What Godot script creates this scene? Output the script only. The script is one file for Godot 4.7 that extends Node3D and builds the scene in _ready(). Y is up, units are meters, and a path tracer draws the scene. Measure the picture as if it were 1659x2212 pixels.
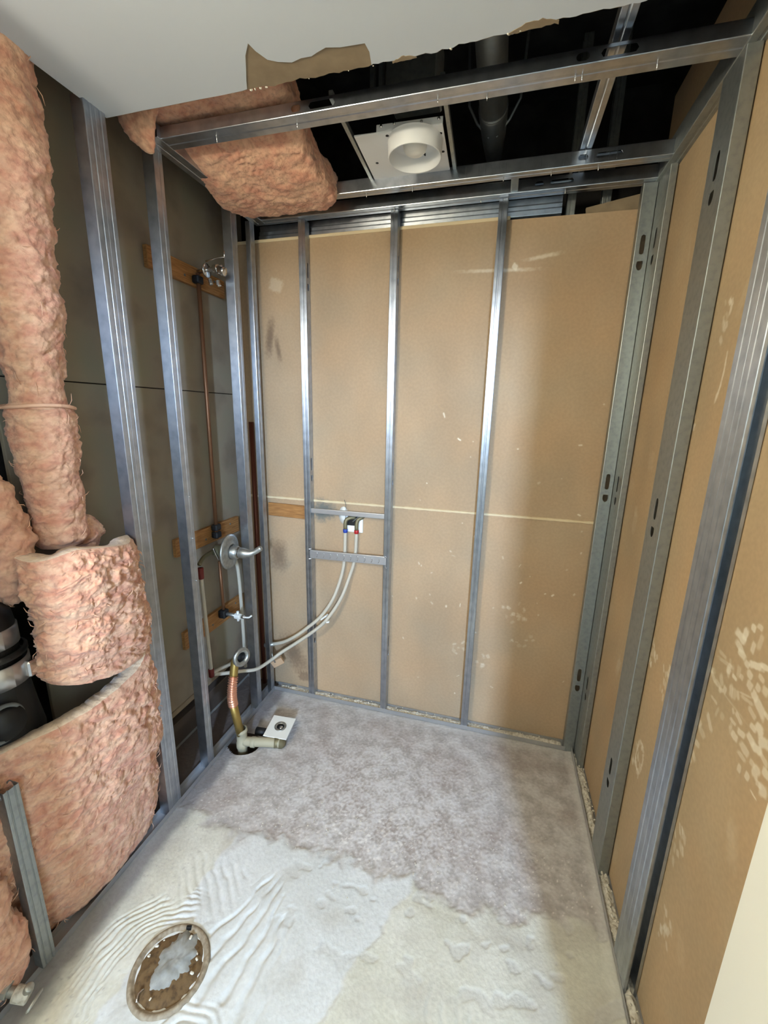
extends Node3D
# Gutted bathroom alcove: metal studs, brown drywall, mineral wool, plumbing rough-in.
# World: y up, metres. Camera stands at x = 0, z = 0; the alcove's back framing is at z = ZB.

const XL := -1.09      # room face of the framing at the left
const XR := 0.434      # room face of the framing at the right
const ZB := -1.797     # room face of the framing at the back
const TOP := 2.28      # underside of the framing overhead
const DEP := 0.041     # depth of the metal studs
const BACK := -1.842   # face of the back wall boards
const LEFT := -1.25    # face of the left wall boards
const RIGHT := 0.468   # face of the right wall boards

var taken := {}
var M := {}
var rng := RandomNumberGenerator.new()
var n1 := FastNoiseLite.new()
var n2 := FastNoiseLite.new()
var n3 := FastNoiseLite.new()

# ---------------------------------------------------------------- naming
func numbered(called: String) -> String:
	if not taken.has(called):
		taken[called] = 0
		return called
	taken[called] += 1
	return "%s_%03d" % [called, taken[called]]

func tag(o: Node, label := "", category := "", group := "", kind := "") -> Node:
	if label != "": o.set_meta("label", label)
	if category != "": o.set_meta("category", category)
	if group != "": o.set_meta("group", group)
	if kind != "": o.set_meta("kind", kind)
	return o

func thing(called: String, label: String, category: String, at := Vector3.ZERO, turn := 0.0, group := "") -> Node3D:
	var o := Node3D.new()
	o.name = numbered(called)
	add_child(o)
	o.position = at
	o.rotation.y = turn
	tag(o, label, category, group)
	return o

func obj(called: String, mesh: Mesh, m: Material, parent: Node = null) -> MeshInstance3D:
	var o := MeshInstance3D.new()
	o.name = called if parent else numbered(called)
	o.mesh = mesh
	o.material_override = m
	(parent if parent else self).add_child(o, true)
	return o

func struct(called: String, mesh: Mesh, m: Material) -> MeshInstance3D:
	var o := obj(called, mesh, m)
	o.set_meta("kind", "structure")
	return o

# ---------------------------------------------------------------- shapes
func begin(smooth := false) -> SurfaceTool:
	var st := SurfaceTool.new()
	st.begin(Mesh.PRIMITIVE_TRIANGLES)
	st.set_smooth_group(0 if smooth else -1)
	return st

func done(st: SurfaceTool) -> ArrayMesh:
	st.generate_normals()
	return st.commit()

func tri(st: SurfaceTool, a: Vector3, b: Vector3, c: Vector3) -> void:
	st.add_vertex(a); st.add_vertex(b); st.add_vertex(c)

# a, b, c, d run counter-clockwise seen from outside; written clockwise for Godot
func quad(st: SurfaceTool, a: Vector3, b: Vector3, c: Vector3, d: Vector3) -> void:
	tri(st, a, c, b); tri(st, a, d, c)

func quad_uv(st: SurfaceTool, p: Array, uv: Array) -> void:
	for k in [0, 2, 1, 0, 3, 2]:
		st.set_uv(uv[k])
		st.add_vertex(p[k])

func box(st: SurfaceTool, lo: Vector3, hi: Vector3, bev := 0.0, t := Transform3D()) -> void:
	# box with chamfered edges
	var c := (lo + hi) / 2.0
	var h := (hi - lo) / 2.0
	var b := minf(bev, minf(h.x, minf(h.y, h.z)) * 0.95)
	var P := func(x: float, y: float, z: float) -> Vector3: return t * (c + Vector3(x, y, z))
	for ax in 3:
		for s in [-1.0, 1.0]:
			var u := (ax + 1) % 3
			var v := (ax + 2) % 3
			var pts := []
			for k in [[-1, -1], [1, -1], [1, 1], [-1, 1]]:
				var q := Vector3()
				q[ax] = s * h[ax]
				q[u] = k[0] * (h[u] - b)
				q[v] = k[1] * (h[v] - b)
				pts.append(t * (c + q))
			if s > 0: quad(st, pts[0], pts[1], pts[2], pts[3])
			else: quad(st, pts[3], pts[2], pts[1], pts[0])
	if b <= 0.0: return
	for ax in 3:
		var u := (ax + 1) % 3
		var v := (ax + 2) % 3
		for su in [-1.0, 1.0]:
			for sv in [-1.0, 1.0]:
				var q := []
				for e in [[-1.0, 0], [1.0, 0], [1.0, 1], [-1.0, 1]]:
					var p := Vector3()
					p[ax] = e[0] * (h[ax] - b)
					p[u] = su * (h[u] - (b if e[1] == 1 else 0.0))
					p[v] = sv * (h[v] - (0.0 if e[1] == 1 else b))
					q.append(t * (c + p))
				if su * sv < 0: quad(st, q[0], q[1], q[2], q[3])
				else: quad(st, q[3], q[2], q[1], q[0])
	for sx in [-1.0, 1.0]:
		for sy in [-1.0, 1.0]:
			for sz in [-1.0, 1.0]:
				var a: Vector3 = P.call(sx * h.x, sy * (h.y - b), sz * (h.z - b))
				var d: Vector3 = P.call(sx * (h.x - b), sy * h.y, sz * (h.z - b))
				var e: Vector3 = P.call(sx * (h.x - b), sy * (h.y - b), sz * h.z)
				if sx * sy * sz > 0: tri(st, a, e, d)
				else: tri(st, a, d, e)

func box_mesh(lo: Vector3, hi: Vector3, bev := 0.0) -> ArrayMesh:
	var st := begin()
	box(st, lo, hi, bev)
	return done(st)

# swept round tube; radii may be one number or one per point
func tube(st: SurfaceTool, pts: PackedVector3Array, radii, sides := 14, caps := true) -> void:
	var n := pts.size()
	var rings := []
	var up := Vector3.UP
	for i in n:
		var d := (pts[mini(i + 1, n - 1)] - pts[maxi(i - 1, 0)]).normalized()
		if i == 0:
			up = Vector3.UP if absf(d.y) < 0.9 else Vector3.RIGHT
		var x := d.cross(up).normalized()
		up = x.cross(d).normalized()
		var r: float = radii[i] if radii is PackedFloat32Array or radii is Array else radii
		var ring := PackedVector3Array()
		for k in sides:
			var a := TAU * k / sides
			ring.append(pts[i] + (x * cos(a) + up * sin(a)) * r)
		rings.append(ring)
	for i in n - 1:
		for k in sides:
			var k2 := (k + 1) % sides
			quad(st, rings[i][k], rings[i + 1][k], rings[i + 1][k2], rings[i][k2])
	if caps:
		for k in sides:
			var k2 := (k + 1) % sides
			tri(st, pts[0], rings[0][k2], rings[0][k])
			tri(st, pts[n - 1], rings[n - 1][k], rings[n - 1][k2])

# smooth path through points
func curve(pts: Array, step := 0.012) -> PackedVector3Array:
	var out := PackedVector3Array()
	var n := pts.size()
	for i in n - 1:
		var p0: Vector3 = pts[maxi(i - 1, 0)]
		var p1: Vector3 = pts[i]
		var p2: Vector3 = pts[i + 1]
		var p3: Vector3 = pts[mini(i + 2, n - 1)]
		var k := maxi(2, int((p2 - p1).length() / step))
		for j in k:
			out.append(p1.cubic_interpolate(p2, p0, p3, float(j) / k))
	out.append(pts[n - 1])
	return out

# turned profile: (radius, height) pairs, axis +y of t
func lathe(st: SurfaceTool, prof: Array, t := Transform3D(), sides := 32) -> void:
	for i in prof.size() - 1:
		var a: Vector2 = prof[i]
		var b: Vector2 = prof[i + 1]
		for k in sides:
			var p := TAU * k / sides
			var q := TAU * (k + 1) / sides
			var A := t * Vector3(a.x * cos(p), a.y, a.x * sin(p))
			var B := t * Vector3(b.x * cos(p), b.y, b.x * sin(p))
			var C := t * Vector3(b.x * cos(q), b.y, b.x * sin(q))
			var D := t * Vector3(a.x * cos(q), a.y, a.x * sin(q))
			if a.x < 1e-6: tri(st, A, C, B)
			elif b.x < 1e-6: tri(st, A, D, B)
			else: quad(st, A, B, C, D)

func axis(at: Vector3, dir: Vector3) -> Transform3D:
	var y := dir.normalized()
	var x := y.cross(Vector3.FORWARD if absf(y.z) < 0.9 else Vector3.UP).normalized()
	return Transform3D(Basis(x, y, x.cross(y)), at)

# flat plate with thickness from a polygon in (x, z), between y0 and y1
func plate(st: SurfaceTool, poly: PackedVector2Array, y0: float, y1: float) -> void:
	var p := poly.duplicate()
	if Geometry2D.is_polygon_clockwise(p): p.reverse()
	var ix := Geometry2D.triangulate_polygon(p)
	for i in range(0, ix.size(), 3):
		var a := p[ix[i]]
		var b := p[ix[i + 1]]
		var c := p[ix[i + 2]]
		if (b - a).cross(c - a) < 0.0:
			var s := b
			b = c
			c = s
		tri(st, Vector3(a.x, y1, a.y), Vector3(b.x, y1, b.y), Vector3(c.x, y1, c.y))
		tri(st, Vector3(a.x, y0, a.y), Vector3(c.x, y0, c.y), Vector3(b.x, y0, b.y))
	for i in p.size():
		var a := p[i]
		var b := p[(i + 1) % p.size()]
		quad(st, Vector3(a.x, y0, a.y), Vector3(a.x, y1, a.y), Vector3(b.x, y1, b.y), Vector3(b.x, y0, b.y))

# ---------------------------------------------------------------- rolled steel sections
func soften(pts: Array, r := 0.0016) -> PackedVector2Array:
	var out := PackedVector2Array([pts[0]])
	for i in range(1, pts.size() - 1):
		var a: Vector2 = pts[i - 1]
		var b: Vector2 = pts[i]
		var c: Vector2 = pts[i + 1]
		var q := minf(r, minf((a - b).length(), (c - b).length()) * 0.35)
		var p := b + (a - b).normalized() * q
		var s := b + (c - b).normalized() * q
		out.append(p)
		out.append((p + s) * 0.25 + b * 0.5)
		out.append(s)
	out.append(pts[pts.size() - 1])
	return out

# sheet of thickness t following a profile in (x, z), length L along y.
# cuts: [x0, x1 of the profile stretch by its segment index, y centre, half width, half height, kind]
func sheet(prof: PackedVector2Array, L: float, cuts := {}, t := 0.0011) -> ArrayMesh:
	var st := begin()
	var n := prof.size()
	var A := PackedVector2Array()
	var B := PackedVector2Array()
	for i in n:
		var d0 := (prof[i] - prof[maxi(i - 1, 0)]).normalized()
		var d1 := (prof[mini(i + 1, n - 1)] - prof[i]).normalized()
		if i == 0: d0 = d1
		if i == n - 1: d1 = d0
		var m := (d0 + d1).normalized()
		var k := t * 0.5 / maxf(0.4, sqrt((1.0 + d0.dot(d1)) / 2.0))
		var nn := Vector2(-m.y, m.x) * k
		A.append(prof[i] + nn)
		B.append(prof[i] - nn)
	var P := func(q: Vector2, y: float) -> Vector3:
		return Vector3(q.x, y, q.y)
	var run := PackedFloat32Array([0.0])
	for i in n - 1: run.append(run[i] + (prof[i + 1] - prof[i]).length())
	var corner := [Vector2(0, 0), Vector2(0.001, 0), Vector2(0.001, 0.001), Vector2(0, 0.001)]
	for i in n - 1:
		var list: Array = cuts.get(i, [])
		var y := 0.0
		for h in list:
			var yc: float = h[0]
			var hw: float = h[1]
			var hh: float = h[2]
			var w := (prof[i + 1] - prof[i]).length() / 2.0
			var y0 := yc - hh - 0.006
			var y1 := yc + hh + 0.006
			_strip(st, A, B, i, y, y0, P, run)
			# ring of facets between the hole and its rectangle
			var H := (y1 - y0) / 2.0
			var ang := []
			for k in 28: ang.append(TAU * k / 28.0)
			for k in [atan2(H, w), PI - atan2(H, w), PI + atan2(H, w), TAU - atan2(H, w)]: ang.append(k)
			ang.sort()
			var hole := []
			var rim := []
			for a in ang:
				var d := Vector2(cos(a), sin(a))
				hole.append(d * _hole(h[3], a, hw, hh))
				var rr := minf(w / maxf(absf(d.x), 1e-5), H / maxf(absf(d.y), 1e-5))
				rim.append(d * rr)
			for k in ang.size():
				var k2 := (k + 1) % ang.size()
				var S := func(side: PackedVector2Array, q: Vector2) -> Vector3:
					return P.call(side[i].lerp(side[i + 1], (q.x / w + 1.0) / 2.0), yc + q.y)
				var off := Vector2(run[i] + w, yc)
				quad_uv(st, [S.call(A, hole[k]), S.call(A, rim[k]), S.call(A, rim[k2]), S.call(A, hole[k2])], [off + hole[k], off + rim[k], off + rim[k2], off + hole[k2]])
				quad_uv(st, [S.call(B, hole[k2]), S.call(B, rim[k2]), S.call(B, rim[k]), S.call(B, hole[k])], [off + hole[k2], off + rim[k2], off + rim[k], off + hole[k]])
				quad_uv(st, [S.call(B, hole[k]), S.call(A, hole[k]), S.call(A, hole[k2]), S.call(B, hole[k2])], corner)
			y = y1
		_strip(st, A, B, i, y, L, P, run)
		for yy in [0.0, L]:
			quad_uv(st, [P.call(A[i], yy), P.call(A[i + 1], yy), P.call(B[i + 1], yy), P.call(B[i], yy)], corner)
	for i in [0, n - 1]:
		quad_uv(st, [P.call(A[i], 0.0), P.call(A[i], L), P.call(B[i], L), P.call(B[i], 0.0)], corner)
	return done(st)

func _strip(st: SurfaceTool, A: PackedVector2Array, B: PackedVector2Array, i: int, a: float, b: float, P: Callable, run: PackedFloat32Array) -> void:
	var u0 := run[i]
	var u1 := run[i + 1]
	quad_uv(st, [P.call(A[i], a), P.call(A[i + 1], a), P.call(A[i + 1], b), P.call(A[i], b)], [Vector2(u0, a), Vector2(u1, a), Vector2(u1, b), Vector2(u0, b)])
	quad_uv(st, [P.call(B[i], b), P.call(B[i + 1], b), P.call(B[i + 1], a), P.call(B[i], a)], [Vector2(u0, b), Vector2(u1, b), Vector2(u1, a), Vector2(u0, a)])

func _hole(kind: String, a: float, hw: float, hh: float) -> float:
	var d := Vector2(absf(cos(a)), absf(sin(a)))
	if kind == "slot":   # rounded slot: straight sides with round ends
		var straight := hh - hw
		var r := hw / maxf(d.x, 1e-5)
		if r * d.y <= straight: return r
		var b := d.y * straight
		return b + sqrt(maxf(0.0, b * b - straight * straight + hw * hw))
	var e := 1.0 / sqrt(pow(d.x / hw, 2) + pow(d.y / hh, 2))
	if sin(a) > 0.0 and e * sin(a) > hh * 0.55: return hh * 0.55 / sin(a)   # flat top of a keyhole
	return e

# stud whose narrow flange faces the room (+z); the web runs back on the side given
func flange_profile(w: float, d: float, web_right: bool) -> Array:
	var p := [Vector2(0.0, -0.007), Vector2(0.0, 0.0), Vector2(w * 0.36, 0.0), Vector2(w * 0.40, -0.0013), Vector2(w * 0.56, -0.0013), Vector2(w * 0.60, 0.0), Vector2(w, 0.0), Vector2(w, -d), Vector2(0.0, -d), Vector2(0.0, -d + 0.007)]
	if not web_right:
		for i in p.size(): p[i] = Vector2(w - p[i].x, p[i].y)
	return p

# channel whose wide web faces the room (+z)
func web_profile(w: float, f: float, ribs := false) -> Array:
	if ribs:
		return [Vector2(0.007, -f), Vector2(0.0, -f), Vector2(0.0, 0.0), Vector2(w * 0.2, 0.0), Vector2(w * 0.23, -0.002), Vector2(w * 0.3, -0.002), Vector2(w * 0.33, 0.0), Vector2(w * 0.66, 0.0), Vector2(w * 0.69, -0.002), Vector2(w * 0.76, -0.002), Vector2(w * 0.79, 0.0), Vector2(w, 0.0), Vector2(w, -f), Vector2(w - 0.007, -f)]
	return [Vector2(0.007, -f), Vector2(0.0, -f), Vector2(0.0, 0.0), Vector2(w, 0.0), Vector2(w, -f), Vector2(w - 0.007, -f)]

func pairs(heights: Array, w := 0.0085) -> Array:
	# the punched pairs of a stud: a slot above a keyhole
	var out := []
	for h in heights:
		out.append([h - 0.062, w * 1.35, 0.019, "key"])
		out.append([h, w, 0.031, "slot"])
	return out

func longest(prof: PackedVector2Array) -> int:
	var best := 0
	for i in prof.size() - 1:
		if (prof[i + 1] - prof[i]).length() > (prof[best + 1] - prof[best]).length(): best = i
	return best

func screw(parent: Node, at: Vector3, dir: Vector3, len := 0.014) -> void:
	var st := begin(true)
	lathe(st, [Vector2(0.0021, 0.0), Vector2(0.0021, len * 0.6), Vector2(0.0, len)], axis(at, dir), 7)
	obj("screw", done(st), M.bright, parent)

# ---------------------------------------------------------------- mineral wool
# closed in u, open in v; pos(u, v) gives the plain form, noise raises the rumples
func wool(pos: Callable, nu: int, nv: int, amp: float, sd: int, squeeze := Vector3(5, 16, 5), fine := 0.35, slant := 0.0) -> ArrayMesh:
	var a := FastNoiseLite.new()
	a.seed = sd
	a.noise_type = FastNoiseLite.TYPE_SIMPLEX
	a.frequency = 1.0
	a.fractal_type = FastNoiseLite.FRACTAL_RIDGED
	a.fractal_octaves = 3
	a.fractal_gain = 0.42
	var w := FastNoiseLite.new()
	w.seed = sd + 7
	w.frequency = 1.0
	var g := PackedVector3Array()
	g.resize((nu + 1) * (nv + 1))
	var mid := PackedVector3Array()
	for j in nv + 1:
		var m := Vector3()
		for i in nu + 1:
			var p: Vector3 = pos.call(float(i % nu) / nu, float(j) / nv)
			g[j * (nu + 1) + i] = p
			if i < nu: m += p / nu
		mid.append(m)
	var out := PackedVector3Array()
	out.resize(g.size())
	var col := PackedColorArray()
	col.resize(g.size())
	for j in nv + 1:
		for i in nu + 1:
			var at := j * (nu + 1) + i
			var p := g[at]
			var du := g[j * (nu + 1) + (i + 1) % nu] - g[j * (nu + 1) + (i + nu - 1) % nu]
			var dv := g[mini(j + 1, nv) * (nu + 1) + i] - g[maxi(j - 1, 0) * (nu + 1) + i]
			var nn := dv.cross(du).normalized()
			var q := Vector3(p.x, p.y + slant * p.z, p.z) * squeeze
			q += Vector3(w.get_noise_3dv(p * 9.0), w.get_noise_3dv(p * 9.0 + Vector3(9, 0, 0)), w.get_noise_3dv(p * 9.0 + Vector3(0, 9, 0))) * 0.7
			var r := a.get_noise_3dv(q)
			var f := a.get_noise_3dv(q * 3.3 + Vector3(5, 5, 5))
			var soft := w.get_noise_3dv(p * 5.0)
			var calm := 1.0 - 0.65 * maxf(smoothstep(0.94, 1.0, float(j) / nv), smoothstep(0.06, 0.0, float(j) / nv))
			out[at] = p + nn * amp * calm * (0.9 - r * 1.1 - f * fine * 0.45 + soft * 1.5)
			var tone := clampf(0.45 + 0.8 * w.get_noise_3dv(p * Vector3(14, 30, 14)) - 0.25 * f, 0.0, 1.0)
			col[at] = Color(0.64, 0.30, 0.195).lerp(Color(0.84, 0.55, 0.355), tone)
	var ix := PackedInt32Array()
	for j in nv:
		for i in nu:
			var p := j * (nu + 1) + i
			ix.append_array([p, p + nu + 1, p + 1, p + 1, p + nu + 1, p + nu + 2])
	# weld the seam
	for j in nv + 1: out[j * (nu + 1) + nu] = out[j * (nu + 1)]
	for e in [0, nv]:
		var ring := []
		for i in nu:
			ring.append(out.size())
			out.append(out[e * (nu + 1) + i])
			col.append(Color(0.84, 0.64, 0.44))
		for i in nu / 2:
			var p0: int = ring[i]
			var p1: int = ring[i + 1]
			var q0: int = ring[(nu - i) % nu]
			var q1: int = ring[nu - i - 1]
			if e == 0: ix.append_array([p0, p1, q0, p1, q1, q0])
			else: ix.append_array([p0, q0, p1, p1, q0, q1])
	var arr := []
	arr.resize(Mesh.ARRAY_MAX)
	arr[Mesh.ARRAY_VERTEX] = out
	arr[Mesh.ARRAY_COLOR] = col
	arr[Mesh.ARRAY_INDEX] = ix
	var am := ArrayMesh.new()
	am.add_surface_from_arrays(Mesh.PRIMITIVE_TRIANGLES, arr)
	var st := SurfaceTool.new()
	st.create_from(am, 0)
	st.generate_normals()
	return st.commit()

# loose wisps lying on a woolly surface
func wisps(parent: Node, pos: Callable, count: int, sd: int, size := 0.022, out := 0.006) -> void:
	var r := RandomNumberGenerator.new()
	r.seed = sd
	var st := begin(true)
	for k in count:
		var u := r.randf()
		var v := r.randf_range(0.02, 0.98)
		var p: Vector3 = pos.call(u, v)
		var du: Vector3 = pos.call(fmod(u + 0.01, 1.0), v) - p
		var dv: Vector3 = pos.call(u, minf(v + 0.01, 1.0)) - p
		var nn := dv.cross(du).normalized()
		var d := (du.normalized() * r.randf_range(-1, 1) + dv.normalized() * r.randf_range(-1, 1)).normalized()
		var len := size * r.randf_range(0.5, 1.5)
		var c := p + nn * out
		var bend := nn * len * r.randf_range(0.05, 0.35)
		var side := d.cross(nn).normalized() * len * r.randf_range(-0.3, 0.3)
		tube(st, PackedVector3Array([c - d * len * 0.5 - nn * out, c + bend * 0.6 + side * 0.5, c + d * len * 0.5 + side + bend]), [0.0005, 0.0011, 0.0003], 5)
	var o := obj("loose_fiber", done(st), M.fiber, parent)
	o.set_meta("kind", "stuff")

# ---------------------------------------------------------------- materials
func noise_tex(sd: int, freq: float, oct: int, ramp: Array, size := 512, kind := FastNoiseLite.TYPE_SIMPLEX_SMOOTH) -> NoiseTexture2D:
	var t := NoiseTexture2D.new()
	t.width = size
	t.height = size
	t.seamless = true
	var n := FastNoiseLite.new()
	n.seed = sd
	n.noise_type = kind
	n.frequency = freq
	n.fractal_octaves = oct
	t.noise = n
	var g := Gradient.new()
	g.offsets = PackedFloat32Array()
	g.colors = PackedColorArray()
	var offs := PackedFloat32Array()
	var cols := PackedColorArray()
	for i in ramp.size():
		offs.append(float(i) / (ramp.size() - 1))
		cols.append(ramp[i])
	g.offsets = offs
	g.colors = cols
	t.color_ramp = g
	return t

func mat(called: String, c: Color, rough := 0.7, metal := 0.0) -> StandardMaterial3D:
	var m := StandardMaterial3D.new()
	m.resource_name = called
	m.albedo_color = c
	m.roughness = rough
	m.metallic = metal
	M[called] = m
	return m

func tri_map(m: StandardMaterial3D, scale: float) -> void:
	m.uv1_triplanar = true
	m.uv1_world_triplanar = true
	m.uv1_scale = Vector3.ONE * scale

func materials() -> void:
	var g := func(v: float) -> Color: return Color(v, v, v)
	var zinc := mat("zinc", Color(0.78, 0.80, 0.83), 0.30, 1.0)
	zinc.albedo_texture = noise_tex(3, 0.012, 4, [Color(0.84, 0.85, 0.87), Color(0.93, 0.94, 0.95), Color(1, 1, 1)], 512)
	tri_map(zinc, 3.0)
	var dusty := mat("dusty_zinc", Color(0.66, 0.68, 0.68), 0.46, 0.9)
	dusty.albedo_texture = noise_tex(13, 0.02, 4, [Color(0.88, 0.89, 0.9), Color(0.97, 0.97, 0.96), Color(1, 1, 1)], 512)
	tri_map(dusty, 4.0)
	var brushed := mat("brushed_zinc", Color(0.78, 0.80, 0.83), 0.36, 1.0)
	brushed.albedo_texture = zinc.albedo_texture
	tri_map(brushed, 3.0)
	brushed.anisotropy_enabled = true
	brushed.anisotropy = 0.8
	mat("pale_zinc", Color(0.72, 0.72, 0.72), 0.45, 0.75)
	mat("copper_red", Color(0.40, 0.21, 0.14), 0.45, 0.5)
	mat("bright", Color(0.9, 0.9, 0.9), 0.25, 1.0)
	var chrome := mat("chrome", Color(0.86, 0.86, 0.85), 0.22, 1.0)
	chrome.roughness_texture = null
	var dullc := mat("dull_chrome", Color(0.74, 0.74, 0.71), 0.42, 0.85)
	dullc.albedo_texture = noise_tex(23, 0.03, 3, [g.call(0.8), g.call(1.0)], 256)
	tri_map(dullc, 6.0)
	var wool_m := mat("wool", Color(1, 1, 1), 1.0)
	wool_m.vertex_color_use_as_albedo = true
	wool_m.rim_enabled = true
	wool_m.rim = 0.35
	wool_m.rim_tint = 0.6
	wool_m.albedo_texture = noise_tex(31, 0.03, 5, [Color(0.84, 0.80, 0.80), Color(1, 1, 1), Color(1, 1, 1)], 512)
	wool_m.heightmap_enabled = false
	wool_m.normal_enabled = true
	wool_m.normal_scale = 0.55
	var nt := noise_tex(32, 0.035, 5, [g.call(0), g.call(1)], 512)
	nt.color_ramp = null
	nt.as_normal_map = true
	nt.bump_strength = 7.0
	wool_m.normal_texture = nt
	tri_map(wool_m, 3.5)
	mat("fiber", Color(0.90, 0.72, 0.60), 0.9)
	var paint := mat("ceiling_paint", Color(0.79, 0.82, 0.85), 0.9)
	mat("wall_paint", Color(0.93, 0.925, 0.88), 0.75)
	var kraft := mat("kraft", Color(0.60, 0.53, 0.43), 0.95)
	kraft.albedo_texture = noise_tex(51, 0.02, 4, [g.call(0.86), g.call(1.0)], 256)
	tri_map(kraft, 3.0)
	mat("gypsum", Color(0.84, 0.82, 0.76), 0.95)
	var mud := mat("mud", Color(0.88, 0.86, 0.80), 0.95)
	mud.albedo_texture = noise_tex(61, 0.04, 4, [Color(0.66, 0.62, 0.55), g.call(0.95), g.call(1.0)], 256)
	tri_map(mud, 6.0)
	var gray := mat("gray_board", Color(0.60, 0.56, 0.50), 0.95)
	gray.albedo_texture = noise_tex(71, 0.006, 5, [Color(0.80, 0.76, 0.72), Color(0.93, 0.91, 0.87), Color(0.9, 0.92, 0.87)], 512)
	tri_map(gray, 1.0)
	var dark := mat("plenum", Color(0.27, 0.26, 0.25), 0.95)
	dark.albedo_texture = noise_tex(81, 0.02, 4, [g.call(0.5), g.call(1.0)], 256)
	tri_map(dark, 1.0)
	mat("cavity", Color(0.33, 0.28, 0.24), 0.95)
	var wood := mat("wood", Color(0.72, 0.52, 0.30), 0.8)
	wood.albedo_texture = noise_tex(91, 0.02, 4, [Color(0.72, 0.68, 0.62), g.call(1.0)], 256)
	wood.uv1_triplanar = true
	wood.uv1_world_triplanar = true
	wood.uv1_scale = Vector3(9, 24, 2)
	mat("pale_wood", Color(0.78, 0.64, 0.50), 0.85)
	mat("paper_edge", Color(0.84, 0.77, 0.63), 0.9)
	var woodx := wood.duplicate()
	woodx.uv1_scale = Vector3(2, 24, 9)
	M.wood_across = woodx
	mat("copper", Color(0.46, 0.31, 0.20), 0.45, 0.6)
	mat("copper_bright", Color(0.90, 0.66, 0.54), 0.32, 0.8)
	mat("brass", Color(0.66, 0.55, 0.30), 0.4, 0.75)
	mat("old_brass", Color(0.50, 0.47, 0.36), 0.55, 0.55)
	mat("pex", Color(0.77, 0.74, 0.67), 0.5)
	mat("blue_ring", Color(0.16, 0.27, 0.62), 0.45)
	mat("red_ring", Color(0.68, 0.12, 0.13), 0.45)
	mat("red_dull", Color(0.45, 0.13, 0.10), 0.5)
	mat("white_plastic", Color(0.93, 0.93, 0.90), 0.5)
	mat("cream_pvc", Color(0.66, 0.63, 0.53), 0.6)
	mat("fan_white", Color(0.90, 0.905, 0.90), 0.55)
	mat("abs", Color(0.045, 0.048, 0.045), 0.5)
	mat("black", Color(0.03, 0.03, 0.03), 0.6)
	mat("steel_band", Color(0.75, 0.75, 0.75), 0.35, 0.9)
	mat("stain", Color(0.40, 0.41, 0.40), 0.9)

# ---------------------------------------------------------------- board faces with dust and footprints
func board_texture(w: int, h: int, base: Color, sd: int, marks: Array, mpx: Vector2) -> ImageTexture:
	# marks: [u metres, v metres from the top left, half width, half height, angle, strength, tone]
	var a := FastNoiseLite.new()
	a.seed = sd
	a.frequency = 0.004
	a.fractal_octaves = 3
	var b := FastNoiseLite.new()
	b.seed = sd + 1
	b.frequency = 0.11
	b.fractal_octaves = 2
	var bytes := PackedByteArray()
	bytes.resize(w * h * 3)
	for y in h:
		for x in w:
			var k := 1.0 + 0.07 * a.get_noise_2d(x, y * 0.6) + 0.03 * b.get_noise_2d(x, y)
			var warm := 0.03 * a.get_noise_2d(x + 900, y)
			var i := (y * w + x) * 3
			bytes[i] = int(clampf(base.r * k * (1.0 + warm) * 255.0, 0, 255))
			bytes[i + 1] = int(clampf(base.g * k * 255.0, 0, 255))
			bytes[i + 2] = int(clampf(base.b * k * (1.0 - warm) * 255.0, 0, 255))
	var img := Image.create_from_data(w, h, false, Image.FORMAT_RGB8, bytes)
	var chalk := Color(0.88, 0.85, 0.77)
	for m in marks:
		var cx: float = m[0] * mpx.x
		var cy: float = m[1] * mpx.y
		var hw: float = m[2] * mpx.x
		var hh: float = m[3] * mpx.y
		var ca := cos(m[4])
		var sa := sin(m[4])
		var tone: Color = chalk if m.size() < 7 else m[6]
		var R := int(maxf(hw, hh) * 1.5) + 2
		for py in range(maxi(0, int(cy) - R), mini(h, int(cy) + R)):
			for px in range(maxi(0, int(cx) - R), mini(w, int(cx) + R)):
				var dx := px - cx
				var dy := py - cy
				var u := (dx * ca + dy * sa) / hw
				var v := (-dx * sa + dy * ca) / hh
				var e := pow(pow(absf(u), 4.0) + pow(absf(v), 4.0), 0.25) + 0.22 * b.get_noise_2d(px * 0.8 + 50, py * 0.8)
				var s := clampf((1.08 - e) * (2.6 if R < 40 else 1.3), 0.0, 1.0) * float(m[5])
				if s > 0.0: img.set_pixel(px, py, img.get_pixel(px, py).lerp(tone, s))
	return ImageTexture.create_from_image(img)

func face_quad(a: Vector3, b: Vector3, c: Vector3, d: Vector3) -> ArrayMesh:
	# a top left, b top right, c bottom right, d bottom left seen from the room
	var st := begin()
	var uv := [Vector2(0, 0), Vector2(1, 0), Vector2(1, 1), Vector2(0, 1)]
	var p := [a, b, c, d]
	for k in [0, 1, 2, 0, 2, 3]:
		st.set_uv(uv[k])
		st.add_vertex(p[k])
	return done(st)

# board: front face with its own texture, body of gypsum behind
func board(called: String, parent: Node, corners: Array, into: Vector3, face: Material, uv0: Vector2, uv1: Vector2, body: Material) -> MeshInstance3D:
	var st := begin()
	var uv := [uv0, Vector2(uv1.x, uv0.y), uv1, Vector2(uv0.x, uv1.y)]
	for k in [0, 1, 2, 0, 2, 3]:
		st.set_uv(uv[k])
		st.add_vertex(corners[k])
	st.generate_normals()
	var am := st.commit()
	var s2 := begin()
	for k in 4:
		var a: Vector3 = corners[k]
		var b: Vector3 = corners[(k + 1) % 4]
		quad(s2, a, a + into, b + into, b)
	quad(s2, corners[0] + into, corners[1] + into, corners[2] + into, corners[3] + into)
	s2.generate_normals()
	s2.commit(am)
	var o := MeshInstance3D.new()
	o.name = called
	o.mesh = am
	o.set_surface_override_material(0, face)
	o.set_surface_override_material(1, body)
	parent.add_child(o, true)
	return o

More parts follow.
